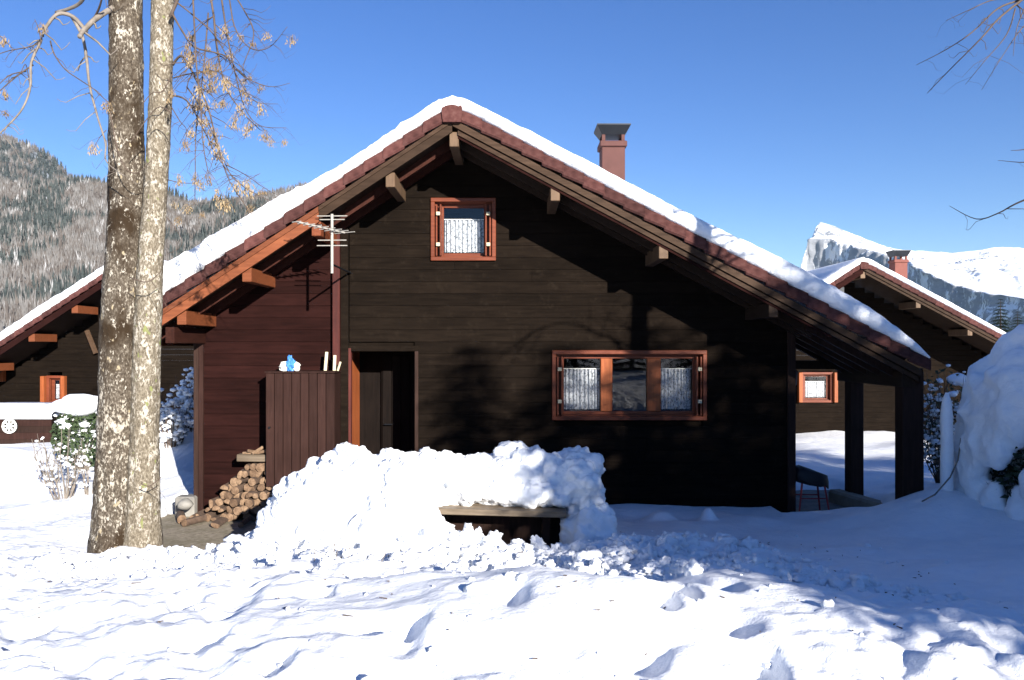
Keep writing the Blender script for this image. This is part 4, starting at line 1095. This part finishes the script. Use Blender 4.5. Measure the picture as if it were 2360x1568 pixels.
# right drooping crown (hand placed leaders with random twigs)
RBR = [([(392, 40), (430, -40), (470, -60), (490, 20), (500, 110), (520, 200), (560, 260), (600, 300)], .016, .003, 14), ([(470, -60), (520, -30), (540, 60), (575, 110), (620, 110), (662, 62)], .009, .002, 10),
       ([(398, 150), (420, 130), (450, 180), (480, 250), (500, 330), (530, 420), (585, 500)], .013, .003, 16), ([(440, -80), (446, 20), (452, 140), (462, 240), (468, 330), (480, 400)], .010, .003, 14),
       ([(396, 30), (425, 80), (450, 110), (520, 130), (560, 175), (620, 200), (668, 192)], .010, .002, 12), ([(390, 220), (430, 232), (470, 300), (500, 360), (560, 430), (640, 470)], .009, .002, 12),
       ([(400, 0), (450, 40), (500, 90), (560, 200), (590, 235), (640, 240)], .008, .002, 12), ([(500, -80), (520, 60), (540, 160), (565, 250), (600, 290), (660, 295)], .009, .002, 12),
       ([(394, 245), (415, 280), (430, 300), (424, 335)], .005, .002, 3), ([(388, 415), (420, 422), (460, 422)], .005, .002, 3), ([(480, 30), (470, 150), (452, 300), (450, 400), (449, 470)], .007, .003, 9),
       ([(430, 200), (470, 260), (520, 380), (550, 420), (600, 400)], .007, .002, 9), ([(400, 180), (440, 170), (500, 165), (540, 200), (600, 230)], .007, .002, 10),
       ([(520, 380), (560, 400), (620, 440), (665, 460)], .005, .0015, 5), ([(385, 500), (420, 560), (380, 590)], .003, .0015, 1), ([(520, -40), (560, 20), (585, 80), (560, 160), (590, 200)], .008, .002, 10)]
SEEDS = [(427, 50, 1.2), (424, 85, 1.3), (428, 112, 1.1), (490, 145, 1.2), (497, 170, 1.3), (520, 188, 1.2), (533, 190, 1.0), (480, 232, 1.1), (540, 265, 1.1), (603, 298, 1.1), (563, 410, 1.6), (567, 432, 1.2), (538, 478, 1.5), (510, 300, 1.2), (455, 398, 1.1), (492, 430, 1.2),
         (515, 35, 1.1), (578, 75, 1.0), (545, 70, .9), (545, 185, 1.0), (596, 218, 1.0), (508, 345, 1.2), (514, 330, 1.1), (474, 268, 1.1), (440, 210, 1.2), (432, 180, 1.1), (560, 265, .9), (440, 300, 1.0), (430, 212, 1.1), (475, 210, 1.2), (443, 330, .9), (525, 250, .8), (562, 200, .9)]
RB = []
for vp, r0, r1, tw in RBR:
    bo, pts, ends = branch(vp, r0, r1, 7.45, 7.1+R.uniform(-.4, .5), int(tw*1.8), 'twig'); RB.append((bo, pts, ends))
for (x, y, s) in SEEDS:
    tgt = at(x, y, 7.25)-T0; best = min(((e-tgt).length, e, b) for b, pts, ends in RB for e in (pts[3:]+ends)) if False else None
    bd = 1e9
    for b_, pts, ends in RB:
        for e in list(pts[3:])+list(ends):
            d = math.hypot(e.x-tgt.x, e.z-tgt.z)
            if d < bd: bd = d; be = e; bb = b_
    put_seeds(bb, be if bd < .06 else Vector((tgt.x, be.y, tgt.z)), s)
for b_, pts, ends in RB:
    for e in ends:
        if R.random() < .12: put_seeds(b_, e, R.uniform(.6, .9))
# knots and creeper twigs crossing the trunks
for vp in ([(398, 170), (375, 210), (350, 215), (325, 245)], [(250, 235), (275, 360), (310, 400), (350, 370)], [(395, 260), (360, 250), (300, 330)], [(300, 640), (340, 650), (372, 625)], [(325, 1115), (345, 1120), (372, 1100)]):
    branch(vp, .006, .003, 7.15, 7.15, 2, 'twig')

# ------------------------------------------------------------------ bare tree at the right, trunk just outside the frame
BX, BY = 4.35, 4.6
bt = empty('birch_tree', (BX, BY, gz(BX, BY)), 'bare tree outside the right edge whose thin twigs hang into the top corner', 'tree'); B0 = Vector(bt.location)
q = MB(); q.tube([(0, 0, -.2), (.02, 0, 1), (-.05, .03, 2.4), (.0, .0, 4.2), (.1, .1, 6.5)], [.17, .14, .12, .09, .04], 14, jit=.06); q.obj('trunk', M['bark2'], bt, smooth=True)
TB = [([(2900, 60), (2600, -80), (2440, -60), (2355, 0), (2300, 45), (2260, 90), (2190, 160), (2137, 215)], .011, .0015, 10), ([(2355, 0), (2300, 20), (2240, 75), (2180, 115), (2112, 150)], .006, .0012, 7),
      ([(2340, 20), (2320, 80), (2270, 140), (2225, 195)], .004, .001, 5), ([(2440, -60), (2400, 40), (2360, 60), (2310, 130), (2262, 208)], .005, .001, 6), ([(2355, 0), (2290, 0), (2230, 25), (2180, 48)], .004, .001, 4),
      ([(2380, -20), (2345, 60), (2335, 130)], .004, .001, 4), ([(2850, 300), (2500, 420), (2360, 462), (2300, 492), (2250, 505), (2188, 475)], .008, .0012, 5), ([(2700, 300), (2450, 330), (2360, 345), (2330, 347)], .005, .001, 1), ([(2600, 330), (2400, 372), (2300, 370)], .005, .001, 2)]
for vp, r0, r1, tw in TB: branch(vp, r0, r1, 4.6, 4.4, tw, 'twig', par=bt, T=B0, tl=.16)
for k in range(34):           # crown of bare limbs
    z0 = R.uniform(2.2, 6.2); a = R.uniform(0, 6.28); L_ = R.uniform(.8, 1.9)*(1-.09*z0); q = MB()
    if math.cos(a)*L_ < -.8: a += math.pi
    p0 = Vector((0, 0, z0)); p1 = p0+Vector((math.cos(a)*L_, math.sin(a)*L_, L_*R.uniform(.2, .7))); pts = wander(p0, p1, 6, .06); q.tube(pts, [.028*(1-.8*i/6) for i in range(7)], 5)
    for _ in range(14):
        p = pts[R.randrange(1, 7)]; t = p+Vector((R.gauss(0, .25), R.gauss(0, .25), R.gauss(.05, .22))); q.tube([p, (p+t)/2+Vector((0, 0, .03)), t], [.007, .005, .002], 3)
    q.obj('branch', M['twig'], bt)

# ------------------------------------------------------------------ snow-dusted conifers
def conifer(name, loc, H, rad, label, seed, tiers=26, snow=True, group=None, start=.12, dens=1.0, ex=.8):
    rr = random.Random(seed); e = empty(name, loc, label, 'tree', group)
    q = MB(); q.tube([(0, 0, -.3), (0, 0, H*.5), (0, 0, H*.97)], [H*.022, H*.013, .01], 9); q.obj('trunk', M['twig'], e)
    q = MB(); s_ = MB()
    for t in range(tiers):
        f = start+(1-start)*t/tiers; z = H*f; r = rad*(1-f)**ex*rr.uniform(.85, 1.15)+.05; n = max(4, int((6+10*(1-f))*dens))
        for k in range(n):
            a = 6.283*k/n+rr.uniform(-.3, .3); L_ = r*rr.uniform(.65, 1.1); d = Vector((math.cos(a), math.sin(a), 0)); sd = Vector((-d.y, d.x, 0)); dr = L_*rr.uniform(.18, .42)
            m_ = 7
            for j in range(1, m_+1):      # fan of drooping sprays along the limb
                g = j/m_; c = Vector((0, 0, z))+d*L_*g-Vector((0, 0, dr*g*g)); w = L_*.30*(1.15-g)+.04
                for sg in (-1, 1):
                    tip = c+sd*sg*w*rr.uniform(.7, 1.2)+d*w*rr.uniform(.2, .6)-Vector((0, 0, w*rr.uniform(.2, .7))); wd = d*L_*.055
                    q.add([c-wd, c+wd, tip], [(0, 1, 2)])
                    if snow and rr.random() < .35:
                        u = Vector((0, 0, .012)); s_.add([c-wd*.8+u, c+wd*.8+u, tip.lerp(c, .25)+u], [(0, 1, 2)])
            end = Vector((0, 0, z))+d*L_-Vector((0, 0, dr)); q.add([Vector((0, 0, z)), end+sd*.03, end-sd*.03], [(0, 1, 2)])
    q.obj('crown', M['needle'], e)
    if s_.v: s_.obj('snow_on_branches', M['snow'], e)
    return e
def u2p(u, Y):           # u = distance across the sun's direction
    v = (.462*u-Y)/.887; return (.887*u+.462*v, Y)
for i, (u, Y, H, r, ex, lab) in enumerate([(4.1, -2.8, 6.5, 1.35, .4, 'young spruce behind the camera, leftmost of the row'), (5.1, -3.6, 6.8, 1.7, .45, 'young spruce behind the camera, second from the left of the row'),
        (6.1, -2.4, 6.6, 1.8, .45, 'young spruce behind the camera, third from the left of the row'), (7.0, -3.4, 7.9, 2.0, .55, 'spruce behind the camera, between the young spruces and the tall ones'),
        (8.3, -2.4, 11.6, 2.9, .7, 'tall spruce behind the camera, first of the three tall ones'), (10.4, -1.6, 11.2, 2.7, .75, 'tallest spruce behind the camera, second of the three tall ones'),
        (12.6, -2.4, 9.6, 2.5, .75, 'tall spruce behind the camera at the right end of the row')]):
    x, y = u2p(u, Y); conifer('spruce_tree', (x, y, .3), H, r, lab, 100+i, 30, True, 'spruces behind the camera', .06, 1.7, ex)
for i in range(9):  # unseen far row, added so the window panes reflect something dark
    x = -13+i*3.3+R.uniform(-.6, .6); conifer('spruce_tree', (x, -25+R.uniform(-2, 2), .3), R.uniform(6.2, 7.8), 2.4, ['first', 'second', 'third', 'fourth', 'fifth', 'sixth', 'seventh', 'eighth', 'ninth'][i]+' spruce from the left in the unseen row added to darken window reflections', 200+i, 20, False, 'unseen spruces added to darken window reflections', .04, 1.0, .6)
# conifers beyond the right neighbour
for i, (vx, vy, Y, H, r, lab) in enumerate([(2306, 682, 60, 9, 1.9, 'dark spruce rising beyond the roof of the right rear chalet'), (2345, 712, 64, 8, 1.8, 'spruce at the right edge beyond the right rear chalet, partly hidden')]):
    p = at(vx, vy, Y); conifer('spruce_tree', (p.x, Y, p.z-H), H, r*1.35, lab, 50+i, 34, False, None, .05, 2.2)

# ------------------------------------------------------------------ hills and mountain
def hill_mat(name, a, b, snowc):
    m = NT(name, .9, .1); v = m.coord((1, 1, 1)); n1 = m.noise(v, .02, 6, .7); n2 = m.noise(v, .15, 5, .7)
    c = m.ramp(n2, [(.35, a), (.65, b)]); c = m.mix(m.ramp(n1, [(.48, (0, 0, 0)), (.60, (1, 1, 1))]), c, snowc); m.color(c); return m.mat
def crest(poly, x): return np.interp(x, [p[0] for p in poly], [p[1] for p in poly])
def hill(name, poly, D0, D1, mat, amp, seed, back=250, nx=340, ny=70, x0=-1100, x1=1300):
    "slope rising from D0 to its crest (given in picture units) at D1"
    vx = np.linspace(x0, x1, nx); vy = crest(poly, vx); cz = EYE-(vy-PY)/FOC*D1; cx = (vx-PX)/FOC
    ts = np.linspace(0, 1.25, ny); X = np.zeros((ny, nx)); Y = np.zeros((ny, nx)); Z = np.zeros((ny, nx))
    for j, t in enumerate(ts):
        D = D0+(D1-D0)*t; X[j] = cx*D; Y[j] = D; base = -3
        prof = t**1.15 if t <= 1 else 1-(t-1)*1.2
        Z[j] = base+(cz-base)*prof+amp*fbm(X[j]/60, Y[j]/60, seed, 4)*min(1, t*2)*(1 if t < .95 else .15)
    tag(link(name, grid_mesh(name, X, Y, Z, mat)), kind='structure')
    return lambda v, t: (float((v-PX)/FOC*(D0+(D1-D0)*t)), float(D0+(D1-D0)*t), float(np.interp(v, vx, [np.interp(t, ts, Z[:, k]) for k in range(0)]) if False else _bil(vx, ts, Z, v, t)))
def _bil(vx, ts, Z, v, t):
    i = int(np.clip(np.searchsorted(vx, v)-1, 0, len(vx)-2)); j = int(np.clip(np.searchsorted(ts, t)-1, 0, len(ts)-2))
    a = (v-vx[i])/(vx[i+1]-vx[i]); b = (t-ts[j])/(ts[j+1]-ts[j])
    return (Z[j, i]*(1-a)+Z[j, i+1]*a)*(1-b)+(Z[j+1, i]*(1-a)+Z[j+1, i+1]*a)*b
crN = [(-300, 400), (0, 425), (60, 432), (110, 428), (160, 425), (210, 428), (260, 440), (330, 452), (400, 462), (440, 478), (500, 476), (560, 470), (600, 462), (700, 440), (900, 430), (1300, 500)]
crF = [(-300, 240), (0, 313), (40, 325), (80, 342), (120, 365), (145, 388), (160, 408), (185, 418), (240, 440), (300, 470), (500, 560), (1300, 600)]
hm1 = hill_mat('near_hillside', (.07, .066, .064), (.12, .115, .11), (.36, .38, .41)); hm2 = hill_mat('far_hillside', (.03, .035, .04), (.06, .07, .075), (.22, .24, .27))
hN = hill('near_hill', crN, 170, 520, hm1, 9, 77); hF = hill('far_hill', crF, 560, 1150, hm2, 16, 88)
def tm(name, a, b):
    m = NT(name, .9, .05); v = m.coord(); m.color(m.ramp(m.noise(v, .35, 3, .6), [(.35, a), (.65, b)])); return m.mat
M['frost'] = tm('frosted_bare_trees', (.095, .090, .086), (.165, .16, .157)); M['brownw'] = tm('bare_brown_trees', (.06, .052, .048), (.115, .103, .095)); M['pinef'] = tm('distant_pines', (.032, .040, .040), (.06, .07, .068)); M['rime'] = tm('snow_covered_trees', (.20, .20, .20), (.38, .38, .39))
def forest(name, fn, n, mats, hs, vr, tr, wid, label, seed, conif=.3, pale=.08):
    rr = random.Random(seed); q = MB()
    for _ in range(n):
        v = rr.uniform(*vr); t = tr[0]+(tr[1]-tr[0])*rr.random()**.8; x, y, z = fn(v, t); h = rr.uniform(*hs)
        pn = mnoise.noise(Vector((x/28, y/45, seed))); isc = (pn > .22-.25*conif) and rr.random() < .75
        if isc:
            for k in range(4):
                zz = z+h*(.05+.22*k); w = h*.17*(1-.21*k); a0 = rr.uniform(0, 2)
                q.add([(x+w*math.cos(a0+s*2.09), y+w*math.sin(a0+s*2.09), zz) for s in range(3)]+[(x, y, zz+h*.36)], [(0, 1, 3), (1, 2, 3), (2, 0, 3)], 2)
        else:
            mi = 0 if rr.random() < .55+.4*pn else 1
            if rr.random() < pale: mi = 3
            for k in range(13):
                a = rr.uniform(0, 6.28); r = h*wid*rr.random(); zb = z+h*rr.uniform(-.05, .45); bx = x+r*math.cos(a)*.7; by = y+r*math.sin(a)*.7; w = h*rr.uniform(.012, .04)
                q.add([(bx-w, by, zb), (bx+w, by+w, zb), (bx+r*.5*math.cos(a)+rr.gauss(0, w), by+r*.5*math.sin(a), zb+h*rr.uniform(.25, .6))], [(0, 1, 2)], mi)
    o = q.obj(name, mats); tag(o, label, 'forest', kind='stuff')
mats = [M['frost'], M['brownw'], M['pinef'], M['rime']]
forest('hillside_wood', hN, 19000, mats, (4, 9), (-480, 720), (.08, 1.0), .28, 'frosty bare woodland with scattered pines covering the near hillside on the left', 5, .35, .045)
forest('mountain_wood', hF, 8500, mats, (7, 14), (-480, 420), (.45, 1.0), .22, 'dark pine forest on the farther mountain slope at the left edge', 6, 1.3, .01)

def mountain():
    T_ = np.linspace(0, 1, 260)
    def line(pts):   # (t, vx, vy, D)
        a = np.array(pts, float); return [np.interp(T_, a[:, 0], a[:, k]) for k in (1, 2, 3)]
    # foot, cliff top (break), crest, back
    
    L1 = line([(0, 1800, 700, 3900), (.06, 1838, 640, 3900), (.13, 1852, 590, 3950), (.22, 1868, 548, 4000), (.27, 1915, 550, 3950), (.33, 1950, 562, 3850), (.42, 2010, 576, 3700), (.5, 2065, 588, 3550), (.57, 2104, 604, 3400), (.65, 2155, 634, 3200), (.72, 2215, 658, 3050), (.8, 2290, 678, 2850), (.87, 2360, 690, 2700), (1, 2500, 740, 2400)])
    L0 = [L1[0]-45-20*np.sin(T_*9), L1[1]*0+820, L1[2]-30]
    L2 = line([(0, 1815, 690, 4000), (.06, 1845, 625, 4020), (.13, 1862, 570, 4040), (.19, 1880, 525, 4060), (.23, 1891, 511, 4080), (.27, 1925, 522, 4100), (.33, 1960, 538, 4100), (.4, 2010, 556, 4150), (.47, 2050, 572, 4200), (.55, 2105, 579, 4200), (.65, 2190, 583, 4300), (.72, 2250, 577, 4350), (.78, 2290, 570, 4400), (.86, 2350, 572, 4400), (1, 2560, 600, 4400)])
    L3 = line([(0, 1800, 800, 5200), (1, 2500, 800, 5600)])
    def w(L): return (L[0]-PX)/FOC*L[2], L[2], EYE-(L[1]-PY)/FOC*L[2]
    W = [w(L) for L in (L0, L1, L2, L3)]; rows = []
    for a, b, n, crv in ((0, 1, 90, 0), (1, 2, 90, 1), (2, 3, 12, 2)):
        for i in range(n):
            f = i/n
            g = f**1.6 if crv == 0 else f
            x, y = [W[a][k]*(1-f)+W[b][k]*f for k in (0, 1)]; z = W[a][2]*(1-g)+W[b][2]*g
            am = (.25+.75*math.sin(math.pi*f)) if crv < 2 else .2
            if crv == 0: dn = 55*fbm(x/260+z/200, y/260, 3, 6, .6)-40*np.abs(fbm(T_*22, T_*0+f*1.5, 13, 4))
            else: dn = 44*fbm(x/190, y/190, 4, 6, .6)+34*np.abs(fbm(x/80+z/50, y/200, 14, 5, .6))-14
            edge_ = min(1, f*8+.15) if crv == 1 else 1
            ce = min(1, (1-f)*8+.12) if crv == 1 else 1
            rows.append((x+(dn*.8 if crv == 0 else 0), y+(dn*.6 if crv == 0 else 0), z+dn*am*(.35 if crv == 0 else edge_*ce)))
    X = np.array([r[0] for r in rows]); Y = np.array([r[1] for r in rows]); Z = np.array([r[2] for r in rows])
    m = NT('snow_and_rock', .85, .1); g = m.n('ShaderNodeNewGeometry'); sx = m.n('ShaderNodeSeparateXYZ'); m.l(g.outputs['Normal'], sx.inputs[0])
    n1 = m.noise(m.coord(), .006, 8, .7); n2 = m.noise(m.coord((1, 1, 2.5)), .02, 6, .7)
    f = m.math('ADD', sx.outputs['Z'], m.math('MULTIPLY', m.math('SUBTRACT', n2, .5), 2.0))
    c = m.mix(m.ramp(f, [(.70, (0, 0, 0)), (.80, (1, 1, 1))]), m.ramp(n1, [(.3, (.16, .17, .19)), (.7, (.30, .31, .33))]), (.86, .88, .90))
    st = m.noise(m.coord((1, 1, .35)), .014, 6, .7); c = m.mix(m.ramp(st, [(.53, (0, 0, 0)), (.58, (1, 1, 1))]), c, (.86, .88, .90))
    m.color(c); m.bump(n2, .6, 12)
    tag(link('snowy_mountain', grid_mesh('snowy_mountain', X, Y, Z, m.mat)), kind='structure')
mountain()

# ------------------------------------------------------------------ thin valley haze
q = MB(); q.box(-2500, 6500, -320, 5800, -40, 700); hz = q.obj("haze", [])
hm = bpy.data.materials.new('valley_haze'); hm.use_nodes = True; ht = hm.node_tree; ht.nodes.clear()
ho = ht.nodes.new('ShaderNodeOutputMaterial'); pv = ht.nodes.new('ShaderNodeVolumePrincipled'); pv.inputs['Color'].default_value = (.50, .72, 1, 1); pv.inputs['Density'].default_value = .00003
ht.links.new(pv.outputs[0], ho.inputs['Volume']); hz.data.materials.append(hm); tag(hz, 'thin bluish winter haze filling the valley', 'haze', kind='stuff')
